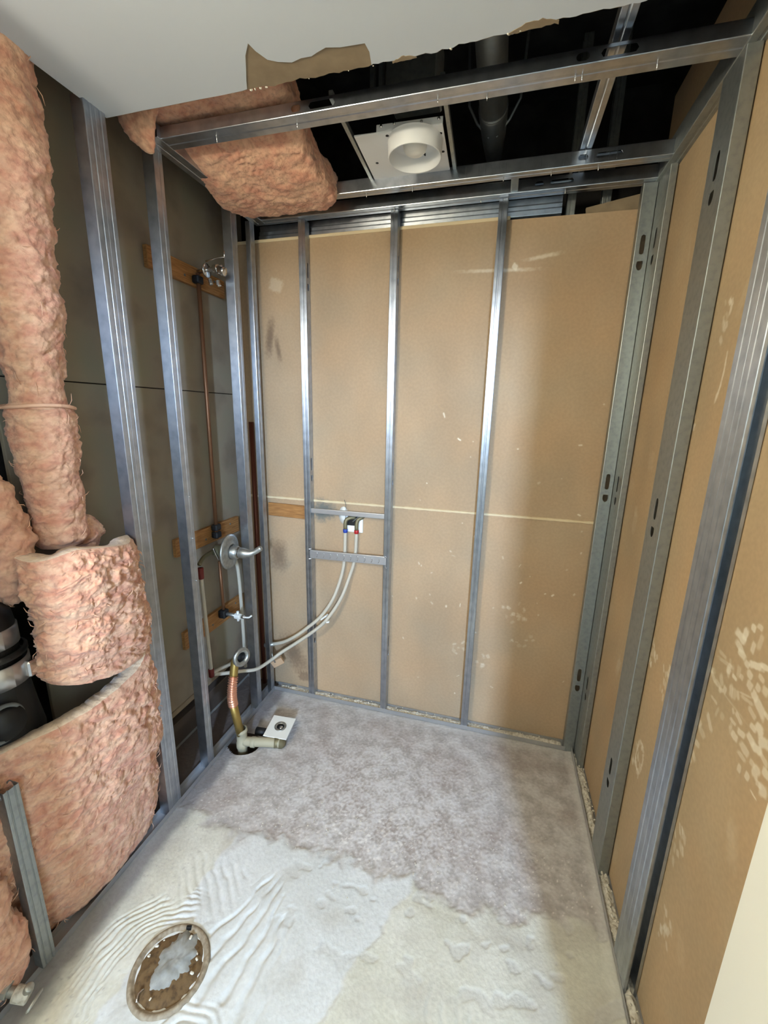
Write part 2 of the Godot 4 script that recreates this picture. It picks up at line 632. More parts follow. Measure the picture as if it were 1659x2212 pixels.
# ---------------------------------------------------------------- the build
func _ready() -> void:
	camera_and_light()
	rng.seed = 11
	n1.seed = 1
	n1.frequency = 1.0
	n1.fractal_octaves = 4
	n2.seed = 2
	n2.frequency = 1.0
	n2.fractal_octaves = 2
	n3.seed = 3
	n3.frequency = 1.0
	n3.noise_type = FastNoiseLite.TYPE_CELLULAR
	materials()
	shell()
	build_floor()
	wall_boards()
	ceiling_board()
	framing()
	overhead()
	insulation()
	plumbing()
	small_things()

func camera_and_light() -> void:
	var cam := Camera3D.new()
	cam.name = "camera"
	cam.fov = 2.0 * rad_to_deg(atan(1106.0 / 901.654))
	cam.near = 0.02
	cam.far = 30.0
	cam.transform = Transform3D(Basis(Vector3(0.9638084, 0.02118065, -0.26575319), Vector3(-0.08130353, 0.97270423, -0.21733893), Vector3(0.25389587, 0.23107976, 0.93922257)).orthonormalized(), Vector3(0, 1.50635, 0))
	add_child(cam)
	cam.current = true
	var e := Environment.new()
	e.background_mode = Environment.BG_COLOR
	e.background_color = Color(0.55, 0.65, 0.8)
	e.tonemap_mode = Environment.TONE_MAPPER_LINEAR
	e.tonemap_exposure = 0.85
	e.sdfgi_enabled = true
	e.ssao_enabled = true
	e.ssil_enabled = true
	var we := WorldEnvironment.new()
	we.name = "environment"
	we.environment = e
	add_child(we)
	# lamp on the finished wall at the left, just outside the picture
	vanity(Vector3(-0.96, 1.98, 0.20), 1.25)
	# daylight through the window of the hall, coming in by the doorway behind the camera
	var a := AreaLight3D.new()
	a.name = "window_daylight"
	a.area_size = Vector2(0.24, 0.7)
	a.light_color = Color(0.73, 0.85, 1.0)
	a.light_energy = 39.0
	a.shadow_enabled = true
	a.position = Vector3(1.1, 2.25, 3.46)
	add_child(a)

func vanity(at: Vector3, energy: float) -> void:
	var l := OmniLight3D.new()
	l.name = "vanity_light"
	l.light_color = Color(1.0, 0.95, 0.86)
	l.light_energy = energy
	l.light_size = 0.045
	l.omni_range = 12.0
	l.omni_attenuation = 2.0
	l.shadow_enabled = true
	l.position = at
	add_child(l)

func glow(called: String, c: Color, k: float) -> StandardMaterial3D:
	var m := mat(called, Color(0.9, 0.9, 0.9), 0.4)
	m.emission_enabled = true
	m.emission = c
	m.emission_energy_multiplier = k
	return m

func shell() -> void:
	# dark masonry round the cavities; the finished bathroom and the hall lie behind the camera
	struct("wall_north", box_mesh(Vector3(-1.6, -0.2, -2.4), Vector3(1.9, 3.0, -2.3)), M.plenum)
	struct("wall_cavity", box_mesh(Vector3(-1.6, -0.2, -2.3), Vector3(-1.5, 3.0, -0.40)), M.plenum)
	struct("wall_east", box_mesh(Vector3(0.9, -0.2, -2.3), Vector3(1.0, 3.0, -0.2)), M.plenum)
	struct("ceiling_slab", box_mesh(Vector3(-1.7, 2.85, -2.4), Vector3(1.9, 3.0, 3.6)), M.plenum)
	# finished wall at the near left, its end just outside the picture
	struct("wall_left_finished", box_mesh(Vector3(-1.6, 0.0, -0.40), Vector3(-1.077, 2.85, 0.45)), M.wall_paint)
	struct("lamp_blocker_1", box_mesh(Vector3(-1.077, 0.42, -0.42), Vector3(-0.99, 2.262, -0.12), 0.003), M.wall_paint)  # unseen box added to keep the lamp off the insulation
	# finished drywall at the near right, cut off over the studs
	struct("wall_right_finished", box_mesh(Vector3(0.421, 0.0, -0.632), Vector3(0.434, 2.262, -0.1), 0.0015), M.wall_paint)
	struct("wall_right_return", box_mesh(Vector3(0.434, 0.0, -0.2), Vector3(1.0, 2.85, -0.1)), M.wall_paint)
	struct("wall_bath_right", box_mesh(Vector3(0.9, 0.0, -0.1), Vector3(1.0, 2.85, 0.45)), M.wall_paint)
	# wall with the doorway the photograph is taken from
	var st := begin()
	box(st, Vector3(-1.6, 0, 0.45), Vector3(-0.445, 2.85, 0.55))
	box(st, Vector3(0.606, 0, 0.45), Vector3(1.8, 2.85, 0.55))
	box(st, Vector3(-0.445, 2.06, 0.45), Vector3(0.606, 2.85, 0.55))
	struct("wall_doorway", done(st), M.wall_paint)
	# hall
	struct("wall_hall_left", box_mesh(Vector3(-1.7, -0.1, 0.45), Vector3(-1.6, 2.85, 3.5)), M.wall_paint)
	struct("wall_hall_right", box_mesh(Vector3(1.8, -0.1, 0.45), Vector3(1.9, 2.85, 3.5)), M.wall_paint)
	st = begin()
	box(st, Vector3(-1.7, 0, 3.5), Vector3(0.98, 2.85, 3.6))
	box(st, Vector3(1.22, 0, 3.5), Vector3(1.9, 2.85, 3.6))
	box(st, Vector3(0.98, 0, 3.5), Vector3(1.22, 1.9, 3.6))
	box(st, Vector3(0.98, 2.6, 3.5), Vector3(1.22, 2.85, 3.6))
	struct("wall_south", done(st), M.wall_paint)
	var wp := glow("window_glow", Color(0.73, 0.85, 1.0), 3.0)
	struct("window_1", box_mesh(Vector3(0.96, 1.88, 3.53), Vector3(1.24, 2.62, 3.55)), wp)
	# the lamp itself
	var g := glow("lamp_glow", Color(1.0, 0.95, 0.83), 3.0)
	var v := thing("vanity_lamp", "round frosted lamp on the finished wall left of the camera", "lamp", Vector3(-1.077, 1.98, 0.20))
	var s1 := begin(true)
	lathe(s1, [Vector2(0, 0), Vector2(0.04, 0), Vector2(0.045, 0.02), Vector2(0.0, 0.052)], axis(Vector3.ZERO, Vector3.RIGHT), 20)
	obj("base", done(s1), M.chrome, v)
	var sp := SphereMesh.new()
	sp.radius = 0.055
	sp.height = 0.11
	var b := obj("bulb", sp, g, v)
	b.position = Vector3(0.117, 0, 0)

# ---------------------------------------------------------------- floor
func edge_z(x: float) -> float:
	# where the bare slab of the alcove meets the trowelled bed of the room
	return -1.045 + 0.05 * n2.get_noise_2d(x * 3.0, 1.0) + 0.012 * n1.get_noise_2d(x * 14.0, 4.0) - 0.05 * smoothstep(0.05, 0.4, x) * 0.6

func comb(s: float) -> float:
	# section of a notched-trowel groove
	return pow(0.5 + 0.5 * cos(s), 3.5)

func floor_point(x: float, z: float) -> Array:
	var bed := smoothstep(-0.025, 0.03, z - edge_z(x) + 0.05 * n1.get_noise_2d(x * 9.0, z * 9.0))
	var y := 0.0
	var big := n1.get_noise_2d(x * 3.0, z * 3.0)
	var mid := n1.get_noise_2d(x * 12.0 + 40.0, z * 12.0)
	var fine := n1.get_noise_2d(x * 60.0, z * 60.0 + 20.0)
	# trowel grooves
	var groove := 0.0
	var wx := x + 0.012 * n2.get_noise_2d(x * 9.0, z * 9.0)
	var wz := z + 0.012 * n2.get_noise_2d(x * 9.0 + 30.0, z * 9.0)
	var c := Vector2(wx + 0.76, wz + 0.60)
	var r := c.length()
	var a := atan2(-c.y, -c.x)      # 0 towards the left wall, positive towards the back
	var m1 := smoothstep(0.135, 0.15, r) * (1.0 - smoothstep(0.23, 0.27, r)) * smoothstep(-0.9, -0.5, a) * (1.0 - smoothstep(1.25, 1.6, a))
	m1 *= smoothstep(-0.25, 0.1, n2.get_noise_2d(x * 6.0, z * 6.0 + 11.0) + 0.2)
	groove += m1 * comb(r * TAU / 0.0155)
	var d := Vector2(wx + 0.555, wz + 1.10)
	var rr := d.length()
	var th := atan2(d.x, d.y) + 0.35 * (rr - 0.3)
	var m2 := smoothstep(0.13, 0.2, rr) * (1.0 - smoothstep(0.55, 0.62, rr)) * smoothstep(-0.50, -0.42, th) * (1.0 - smoothstep(0.18, 0.28, th))
	m2 *= smoothstep(-0.2, 0.1, n2.get_noise_2d(x * 5.0 + 70.0, z * 5.0) + 0.18)
	groove += m2 * comb(th * 52.0)
	var f := Vector2(wx + 0.62, wz + 0.50)
	var fr := f.length()
	var m3 := smoothstep(0.04, 0.06, fr) * (1.0 - smoothstep(0.15, 0.19, fr)) * smoothstep(-0.6, -0.4, f.x * 8.0 + 0.2) * (1.0 - m2)
	groove += 0.7 * m3 * comb(fr * TAU / 0.02)
	var m4 := smoothstep(-0.12, -0.08, wx) * (1.0 - smoothstep(0.05, 0.1, wx)) * smoothstep(-0.82, -0.76, wz) * (1.0 - smoothstep(-0.6, -0.5, wz))
	groove += 0.5 * m4 * comb((wx + 0.06 * wz) * TAU / 0.035) * smoothstep(0.0, 0.25, n2.get_noise_2d(x * 7.0, z * 7.0 + 70.0) + 0.2)
	var m5 := smoothstep(0.03, 0.06, z + 0.98) * (1.0 - smoothstep(0.15, 0.22, z + 0.98)) * smoothstep(-0.93, -0.85, x) * (1.0 - smoothstep(-0.72, -0.66, x))
	groove += 0.6 * m5 * comb((wx * 0.75 - wz * 0.8) * TAU / 0.03)
	# torn flakes and the step of the smooth bed right of the seam
	var seam := -0.189 + (-0.13 / 0.30) * (z + 0.97) + 0.02 * n1.get_noise_2d(z * 9.0, 3.0)
	var smooth_bed := smoothstep(-0.004, 0.004, x - seam) * smoothstep(-0.99, -0.96, z + 0.03 * n2.get_noise_2d(x * 9.0, 8.0))
	var flake := smoothstep(0.34, 0.40, n2.get_noise_2d(x * 9.0 + 5.0, z * 13.0)) * (1.0 - smoothstep(-0.86, -0.74, z)) * smoothstep(-0.62, -0.5, x)
	y += bed * (0.0035 + 0.0012 * big + 0.0004 * mid - 0.0055 * groove + 0.0018 * smooth_bed - 0.0018 * flake + 0.001 * smoothstep(-0.004, 0.004, x + 0.797 + 0.115 * (z + 1.114)))
	y += (1.0 - bed) * (0.0016 * mid + 0.0012 * fine)
	y += bed * (1.0 - bed) * 4.0 * (0.002 * mid + 0.001)
	# colours of the floor: pale bed, bare slab with dust trodden into it
	var bare := Color(0.43, 0.40, 0.375)
	bare = bare.lerp(Color(0.60, 0.58, 0.555), clampf(0.45 + 1.1 * mid + 0.4 * fine, 0.0, 1.0))
	bare = bare.lerp(Color(0.38, 0.32, 0.285), clampf(0.9 * n2.get_noise_2d(x * 4.0 + 9.0, z * 4.0) + 0.1, 0.0, 0.55))
	var centre := exp(-pow((x + 0.33) / 0.45, 2) - pow((z + 1.3) / 0.32, 2))
	bare = bare.lerp(Color(0.70, 0.69, 0.69), clampf(centre * (0.50 + 1.1 * fine + 0.7 * mid + 0.5 * n1.get_noise_2d(x * 30.0 + 3.0, z * 30.0)), 0.0, 0.75))
	var speck := smoothstep(0.44, 0.56, n1.get_noise_2d(x * 85.0 + 7.0, z * 85.0))
	bare = bare.lerp(Color(0.80, 0.77, 0.73), speck * clampf(0.25 + centre + 1.2 * smoothstep(-1.35, -1.08, z), 0.0, 0.9))
	var seam_left := -0.797 - 0.115 * (z + 1.114) + 0.012 * n2.get_noise_2d(z * 14.0, 9.0)
	var between_seams := smoothstep(-0.006, 0.006, x - seam_left) * (1.0 - smoothstep(-0.012, 0.012, x - (-0.189 - 0.433 * (z + 0.97) + 0.02 * n1.get_noise_2d(z * 9.0, 3.0))))  # bed is bluer between the two seams, yellower beyond them
	var scuff := smoothstep(0.28, 0.42, n1.get_noise_2d(x * 26.0 + 60.0, z * 38.0)) * exp(-pow((x + 0.4) / 0.35, 2) - pow((z + 1.16) / 0.13, 2))
	bare = bare.lerp(Color(0.84, 0.82, 0.79), scuff * 0.85)
	var pale := Color(0.63, 0.625, 0.53).lerp(Color(0.66, 0.685, 0.67), between_seams)
	pale = pale.lerp(Color(0.72, 0.72, 0.64).lerp(Color(0.74, 0.765, 0.76), between_seams), clampf(0.5 + big * 1.2 + 0.5 * mid, 0.0, 1.0))
	pale = pale.lerp(Color(0.50, 0.48, 0.42), clampf(0.8 * n2.get_noise_2d(x * 5.0 + 3.0, z * 5.0 + 2.0) - 0.12 + 0.5 * smoothstep(0.1, 0.4, x), 0.0, 0.55))
	pale = pale.lerp(Color(0.56, 0.56, 0.53), 0.5 * flake + 0.28 * groove)
	pale = pale.lerp(Color(0.44, 0.43, 0.40), 0.7 * smoothstep(0.35, 0.6, fine) * smoothstep(-0.7, -1.0, x))
	var col := bare.lerp(pale, bed)
	# dried bed at the foot of the framing
	var rim := maxf(smoothstep(0.40, 0.425, x), maxf(1.0 - smoothstep(-1.785, -1.745, z), 0.0) * 0.7)
	col = col.lerp(Color(0.60, 0.585, 0.54), rim * (1.0 - bed) * 0.7)
	y += 0.006 * smoothstep(0.395, 0.43, x) * (1.0 - smoothstep(0.432, 0.436, x))
	# darker strip of floor beside the framing at the left
	var dark_strip := 1.0 - smoothstep(-1.050, -1.008, x + 0.010 * mid + 0.012 * n2.get_noise_2d(z * 5.0, 2.0))
	col = col.lerp(Color(0.25, 0.225, 0.22), dark_strip * 0.8)
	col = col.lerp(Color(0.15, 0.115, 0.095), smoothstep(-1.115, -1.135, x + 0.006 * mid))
	return [y, col]

func build_floor() -> void:
	var x0 := -1.30
	var x1 := 0.50
	var z0 := -1.86
	var z1 := -0.34
	var s := 0.004
	var nx := int((x1 - x0) / s)
	var nz := int((z1 - z0) / s)
	var v := PackedVector3Array()
	var c := PackedColorArray()
	v.resize((nx + 1) * (nz + 1))
	c.resize(v.size())
	for j in nz + 1:
		for i in nx + 1:
			var x := x0 + i * s
			var z := z0 + j * s
			var e := Vector2((x + 1.028) / 0.074, (z + 1.412) / 0.066)
			if absf(e.length() - 1.0) < 0.05:
				e = e.normalized()
				x = e.x * 0.074 - 1.028
				z = e.y * 0.066 - 1.412
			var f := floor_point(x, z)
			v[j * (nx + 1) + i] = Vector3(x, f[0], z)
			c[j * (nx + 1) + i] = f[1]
	var ix := PackedInt32Array()
	for j in nz:
		for i in nx:
			var p := v[j * (nx + 1) + i] + Vector3(s / 2, 0, s / 2)
			if Vector2((p.x + 1.028) / 0.074, (p.z + 1.412) / 0.066).length() < 1.0: continue
			var k := j * (nx + 1) + i
			ix.append_array([k, k + 1, k + nx + 1, k + 1, k + nx + 2, k + nx + 1])
	var arr := []
	arr.resize(Mesh.ARRAY_MAX)
	arr[Mesh.ARRAY_VERTEX] = v
	arr[Mesh.ARRAY_COLOR] = c
	arr[Mesh.ARRAY_INDEX] = ix
	var am := ArrayMesh.new()
	am.add_surface_from_arrays(Mesh.PRIMITIVE_TRIANGLES, arr)
	var st := SurfaceTool.new()
	st.create_from(am, 0)
	st.generate_normals()
	var m := mat("floor_bed", Color(1, 1, 1), 0.85)
	m.vertex_color_use_as_albedo = true
	m.albedo_texture = noise_tex(101, 0.05, 4, [Color(0.93, 0.93, 0.93), Color(1, 1, 1)], 512)
	m.normal_enabled = true
	var nt := noise_tex(102, 0.06, 4, [Color.BLACK, Color.WHITE], 512)
	nt.color_ramp = null
	nt.as_normal_map = true
	nt.bump_strength = 3.0
	m.normal_texture = nt
	m.normal_scale = 0.25
	tri_map(m, 2.2)
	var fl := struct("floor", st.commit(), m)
	var conc := mat("slab", Color(0.62, 0.61, 0.58), 0.9)
	var s1 := begin()
	box(s1, Vector3(-1.6, -0.25, -2.4), Vector3(1.9, -0.14, 3.6))
	box(s1, Vector3(-1.6, -0.15, -0.342), Vector3(1.9, 0.0, 3.6))
	box(s1, Vector3(-1.6, -0.15, -2.4), Vector3(-1.298, -0.002, -0.34))
	box(s1, Vector3(0.498, -0.15, -2.4), Vector3(1.9, -0.002, -0.34))
	box(s1, Vector3(-1.3, -0.15, -2.4), Vector3(0.5, -0.002, -1.858))
	obj("concrete_slab", done(s1), conc, fl)
	# the broken-out pocket round the waste
	var s2 := begin(true)
	var prof := [Vector2(0.083, -0.002), Vector2(0.079, -0.02), Vector2(0.074, -0.06), Vector2(0.064, -0.10), Vector2(0.0, -0.105)]
	for i in prof.size(): prof[i] = Vector2(prof[i].x, prof[i].y)
	lathe(s2, prof, Transform3D(Basis.from_scale(Vector3(0.98, 1, 0.88)), Vector3(-1.028, 0, -1.412)), 28)
	obj("waste_pocket", done(s2), M.cavity, fl)

# ---------------------------------------------------------------- boards
func wall_boards() -> void:
	# back wall: two boards of brown drywall paper with a torn joint between
	var back := Node3D.new()
	back.name = "wall_back"
	add_child(back)
	back.set_meta("kind", "structure")
	var marks := []
	var bw := 1.74       # metres across, from x = -1.26
	var bh := 2.24
	var B := func(x: float, y: float) -> Vector2: return Vector2(x + 1.26, bh - y)
	var r := RandomNumberGenerator.new()
	r.seed = 5
	for q in [[-0.06, 2.06, 0.16, 0.008, 0.02, 0.55], [0.10, 2.10, 0.07, 0.009, -0.15, 0.6], [0.0, 2.07, 0.012, 0.012, 0.5, 0.7], [-1.02, 2.05, 0.035, 0.03, 0.4, 0.35], [-0.17, 1.40, 0.010, 0.004, 0.6, 0.9], [-0.24, 1.50, 0.004, 0.012, -0.3, 0.7]]:
		var p: Vector2 = B.call(q[0], q[1])
		marks.append([p.x, p.y, q[2], q[3], q[4], q[5]])
	for q in [[-0.10, 0.42], [-0.02, 0.36], [0.14, 0.62], [0.12, 0.66], [0.17, 0.5]]:
		for k in 9:
			var p: Vector2 = B.call(q[0] + r.randf_range(-0.05, 0.05), q[1] + r.randf_range(-0.04, 0.04))
			marks.append([p.x, p.y, r.randf_range(0.004, 0.011), r.randf_range(0.004, 0.012), r.randf_range(-1, 1), r.randf_range(0.15, 0.38)])
	for k in 46:
		var p: Vector2 = B.call(r.randf_range(-0.45, 0.4), r.randf_range(0.05, 1.6) if k > 12 else r.randf_range(0.6, 0.9))
		marks.append([p.x, p.y, r.randf_range(0.0015, 0.005), r.randf_range(0.002, 0.010), r.randf_range(-1.5, 1.5), r.randf_range(0.25, 0.8)])
	# damp stains low at the left
	for q in [[-1.06, 0.78, 0.05, 0.09, 0.0, 0.40], [-0.99, 0.22, 0.06, 0.13, -0.5, 0.42], [-1.06, 1.83, 0.022, 0.09, 0.15, 0.45], [-1.02, 1.78, 0.014, 0.06, -0.2, 0.4], [-0.93, 0.09, 0.04, 0.03, 0.0, 0.3]]:
		var p: Vector2 = B.call(q[0], q[1])
		marks.append([p.x, p.y, q[2], q[3], q[4], q[5], Color(0.30, 0.23, 0.18)])
	var p0: Vector2 = B.call(-0.80, 1.045)
	marks.append([p0.x, p0.y, 0.06, 0.05, 0.25, 1.0, Color(0.44, 0.44, 0.41)])
	marks.append([p0.x - 0.02, p0.y + 0.02, 0.035, 0.05, 0.0, 1.0, Color(0.44, 0.44, 0.41)])
	var bt := board_texture(1044, 1344, Color(0.675, 0.58, 0.465), 201, marks, Vector2(1044 / bw, 1344 / bh))
	var bm := mat("back_paper", Color(1, 1, 1), 0.82)
	bm.albedo_texture = bt
	bm.metallic_specular = 0.4
	var joint := 1.083
	var lo_x := -1.26
	var hi_x := 0.48
	var V := func(y: float) -> float: return (bh - y) / bh
	# lower board, upper board standing 4 mm proud of it
	board("lower_board", back, [Vector3(lo_x, joint - 0.004, BACK), Vector3(hi_x, joint - 0.004, BACK), Vector3(hi_x, 0.022, BACK), Vector3(lo_x, 0.022, BACK)], Vector3(0, 0, -0.0127), bm, Vector2(0, V.call(joint)), Vector2(1, V.call(0.022)), M.gypsum)
	board("upper_board", back, [Vector3(lo_x, 2.232, BACK + 0.003), Vector3(hi_x, 2.218, BACK + 0.003), Vector3(hi_x, joint + 0.004, BACK + 0.003), Vector3(lo_x, joint + 0.004, BACK + 0.003)], Vector3(0, 0, -0.0127), bm, Vector2(0, V.call(2.232)), Vector2(1, V.call(joint)), M.gypsum)
	# frayed paper lip along the joint and along the top
	var lip := begin()
	var n := 70
	n = 220
	var pr := []
	for i in n + 1:
		var xa := lerpf(lo_x, hi_x - 0.03, float(i) / n)
		var h := 0.0055 + 0.003 * n1.get_noise_1d(xa * 16.0)
		var k := 0.006 + 0.002 * n1.get_noise_1d(xa * 22.0 + 9.0)
		pr.append([Vector3(xa, joint - h, BACK), Vector3(xa, joint - h * 0.9, BACK + k), Vector3(xa, joint + h * 0.6, BACK + k + 0.001), Vector3(xa, joint + h, BACK + 0.002)])
	for i in n:
		for k in 3: quad(lip, pr[i][k], pr[i + 1][k], pr[i + 1][k + 1], pr[i][k + 1])
	obj("joint_lip", done(lip), M.paper_edge, back)
	var tl := begin()
	box(tl, Vector3(lo_x, 2.222, BACK + 0.001), Vector3(-0.03, 2.234, BACK + 0.007), 0.001)
	obj("top_edge_strip", done(tl), M.paper_edge, back)

	# right wall: one run of brown board with boot prints in plaster dust
	var right := Node3D.new()
	right.name = "wall_right"
	add_child(right)
	right.set_meta("kind", "structure")
	var rz0 := -1.86
	var rz1 := -0.21
	var rh := 2.55
	var rm := []
	# position on the board: metres from its back end, metres from its top
	var Q := func(z: float, y: float) -> Vector2: return Vector2(z - rz0, rh - y)
	# big print near the white wall: heel block, arch, sole of lugs
	for q in BOOT:
		var p: Vector2 = Q.call(q[0], q[1])
		rm.append([p.x, p.y, q[2] * 1.9, q[3] * 1.1, q[4], q[5]])
	for cz in [[-0.915, 0.55, 0.035, 0.06], [-0.885, 0.335, 0.022, 0.055], [-1.205, 0.53, 0.03, 0.05], [-1.12, 0.84, 0.03, 0.05], [-1.225, 0.86, 0.025, 0.04], [-1.34, 0.60, 0.025, 0.06], [-0.86, 1.0, 0.035, 0.07], [-1.18, 1.72, 0.02, 0.05], [-1.26, 1.50, 0.02, 0.03]]:
		for k in 16:
			var p: Vector2 = Q.call(cz[0] + r.randf_range(-1, 1) * cz[2], cz[1] + r.randf_range(-1, 1) * cz[3])
			rm.append([p.x, p.y, r.randf_range(0.004, 0.008), r.randf_range(0.006, 0.014), r.randf_range(-0.7, 0.3), r.randf_range(0.15, 0.5)])
	# ring of a boot heel
	for k in 22:
		var t := TAU * k / 22.0
		var p: Vector2 = Q.call(-1.19 + 0.026 * cos(t), 0.545 + 0.045 * sin(t))
		rm.append([p.x, p.y, 0.005, 0.009, t, 0.4])
		if k < 11:
			p = Q.call(-1.165 + 0.022 * cos(t * 0.55 - 1.2), 1.62 + 0.07 * sin(t * 0.55 - 1.2))
			rm.append([p.x, p.y, 0.004, 0.012, 0.0, 0.4])
	for k in 40:
		var p: Vector2 = Q.call(r.randf_range(-1.8, -0.65), r.randf_range(0.05, 2.2))
		rm.append([p.x, p.y, r.randf_range(0.008, 0.03), r.randf_range(0.02, 0.06), r.randf_range(-0.4, 0.4), r.randf_range(0.05, 0.14)])
	var rt := board_texture(990, 1530, Color(0.68, 0.585, 0.455), 301, rm, Vector2(600, 600))
	var rmat := mat("right_paper", Color(1, 1, 1), 0.85)
	rmat.albedo_texture = rt
	rmat.metallic_specular = 0.4
	board("brown_board", right, [Vector3(RIGHT, rh, rz0), Vector3(RIGHT, rh, rz1), Vector3(RIGHT, 0.015, rz1), Vector3(RIGHT, 0.015, rz0)], Vector3(0.0127, 0, 0), rmat, Vector2(0, 0), Vector2(1, (rh - 0.015) / rh), M.gypsum)

	# left wall: grey boards set back behind the framing, stopping short of the floor
	var left := Node3D.new()
	left.name = "wall_left"
	add_child(left)
	left.set_meta("kind", "structure")
	obj("upper_board", box_mesh(Vector3(LEFT - 0.0127, 1.5785, -1.95), Vector3(LEFT, 2.84, -0.80), 0.0015), M.gray_board, left)
	obj("lower_board", box_mesh(Vector3(LEFT - 0.0127, 0.245, -1.95), Vector3(LEFT, 1.5755, -0.80), 0.0015), M.gray_board, left)
	obj("board_edge_strip", box_mesh(Vector3(LEFT - 0.02, 0.222, -1.95), Vector3(LEFT + 0.006, 0.247, -0.80), 0.002), M.kraft, left)
	obj("ledge", box_mesh(Vector3(LEFT - 0.08, 0.125, -1.95), Vector3(LEFT - 0.012, 0.165, -0.80), 0.003), M.cavity, left)
	obj("masonry_base", box_mesh(Vector3(-1.5, 0.0, -1.95), Vector3(LEFT - 0.06, 0.13, -0.80), 0.003), M.cavity, left)

# lugs of the large boot print on the right board: z, y, half width, half height, turn, strength
const BOOT := [[-0.867, 1.111, 0.0106, 0.0089, 0.17, 0.75], [-0.856, 1.123, 0.0046, 0.0122, 0.09, 0.75], [-0.865, 1.092, 0.0093, 0.0069, 0.35, 0.6], [-0.852, 1.083, 0.0076, 0.0073, 0.17, 0.65], [-0.839, 1.144, 0.0042, 0.0064, 0.05, 0.7], [-0.827, 1.112, 0.0034, 0.0107, 0.05, 0.55], [-0.822, 1.154, 0.0047, 0.0053, 0.05, 0.5], [-0.812, 1.131, 0.0036, 0.0137, 0.09, 0.3], [-0.833, 1.075, 0.0049, 0.0061, 0.17, 0.6], [-0.807, 1.087, 0.0112, 0.0069, -0.35, 0.75], [-0.786, 1.098, 0.0071, 0.0053, -0.17, 0.7], [-0.878, 1.031, 0.0033, 0.0062, 0.26, 0.5], [-0.858, 1.03, 0.0046, 0.0043, 0.09, 0.7], [-0.839, 1.044, 0.0036, 0.0052, 0.09, 0.4], [-0.819, 1.062, 0.0051, 0.0076, 0.09, 0.6], [-0.812, 1.045, 0.0051, 0.0092, 0.17, 0.55], [-0.819, 1.021, 0.0117, 0.0021, -0.35, 0.4], [-0.809, 1.016, 0.0117, 0.0034, -0.21, 0.35], [-0.787, 1.075, 0.0053, 0.0053, 0.17, 0.5], [-0.79, 1.055, 0.004, 0.0069, 0.17, 0.55], [-0.793, 1.038, 0.0054, 0.0084, 0.26, 0.65], [-0.771, 1.062, 0.0051, 0.0085, 0.14, 0.5], [-0.773, 1.027, 0.0107, 0.01, 0.44, 0.6], [-0.788, 1.005, 0.0078, 0.0057, 0.26, 0.4], [-0.754, 1.027, 0.0043, 0.005, 0.17, 0.55], [-0.819, 0.971, 0.0073, 0.0053, 0.35, 0.5], [-0.832, 0.953, 0.0056, 0.0041, 0.0, 0.5], [-0.818, 0.932, 0.0061, 0.0076, 0.03, 0.6], [-0.803, 0.951, 0.0067, 0.0064, -0.14, 0.6], [-0.776, 0.984, 0.0053, 0.0057, 0.09, 0.6], [-0.762, 0.994, 0.0065, 0.0093, 0.07, 0.7], [-0.775, 0.962, 0.0068, 0.0078, 0.26, 0.65], [-0.745, 0.981, 0.0077, 0.0093, -0.44, 0.7], [-0.756, 0.959, 0.0085, 0.0074, -0.26, 0.75], [-0.785, 0.933, 0.0085, 0.0084, 0.17, 0.5], [-0.786, 0.916, 0.0078, 0.005, 0.0, 0.4], [-0.734, 0.957, 0.0073, 0.0059, 0.17, 0.45], [-0.757, 0.928, 0.0051, 0.0057, 0.0, 0.4], [-0.745, 0.922, 0.0057, 0.0128, 0.1, 0.6], [-0.785, 0.892, 0.0031, 0.0085, 0.05, 0.5], [-0.761, 0.897, 0.0038, 0.0078, 0.14, 0.6], [-0.723, 0.941, 0.0051, 0.0078, -0.09, 0.65], [-0.719, 0.91, 0.0062, 0.0107, -0.35, 0.65], [-0.736, 0.883, 0.0057, 0.0017, 0.09, 0.7], [-0.731, 0.91, 0.0048, 0.005, -0.26, 0.5], [-0.939, 0.995, 0.0095, 0.0069, -0.35, 0.4], [-0.927, 0.989, 0.011, 0.0052, 0.44, 0.4], [-0.904, 0.984, 0.0074, 0.0061, 0.0, 0.35], [-0.888, 0.981, 0.0051, 0.0046, -0.44, 0.35], [-0.904, 0.947, 0.0074, 0.0033, 0.0, 0.4], [-0.91, 1.048, 0.0088, 0.0043, 0.0, 0.3], [-0.893, 1.039, 0.0165, 0.0043, -0.17, 0.3], [-0.857, 0.98, 0.0423, 0.0026, 0.03, 0.25], [-0.94, 0.868, 0.0072, 0.0095, 0.35, 0.45], [-0.902, 0.895, 0.0112, 0.0069, 0.7, 0.5], [-0.951, 0.827, 0.0076, 0.0101, 0.17, 0.5], [-0.922, 0.856, 0.0095, 0.0086, 0.26, 0.3], [-0.929, 0.819, 0.0072, 0.0069, -0.26, 0.45], [-0.943, 0.792, 0.0134, 0.0078, 0.44, 0.4], [-0.944, 0.769, 0.0067, 0.0069, 0.17, 0.45], [-0.984, 0.839, 0.0051, 0.0082, 0.35, 0.5], [-0.975, 0.874, 0.005, 0.0073, 0.35, 0.5]]

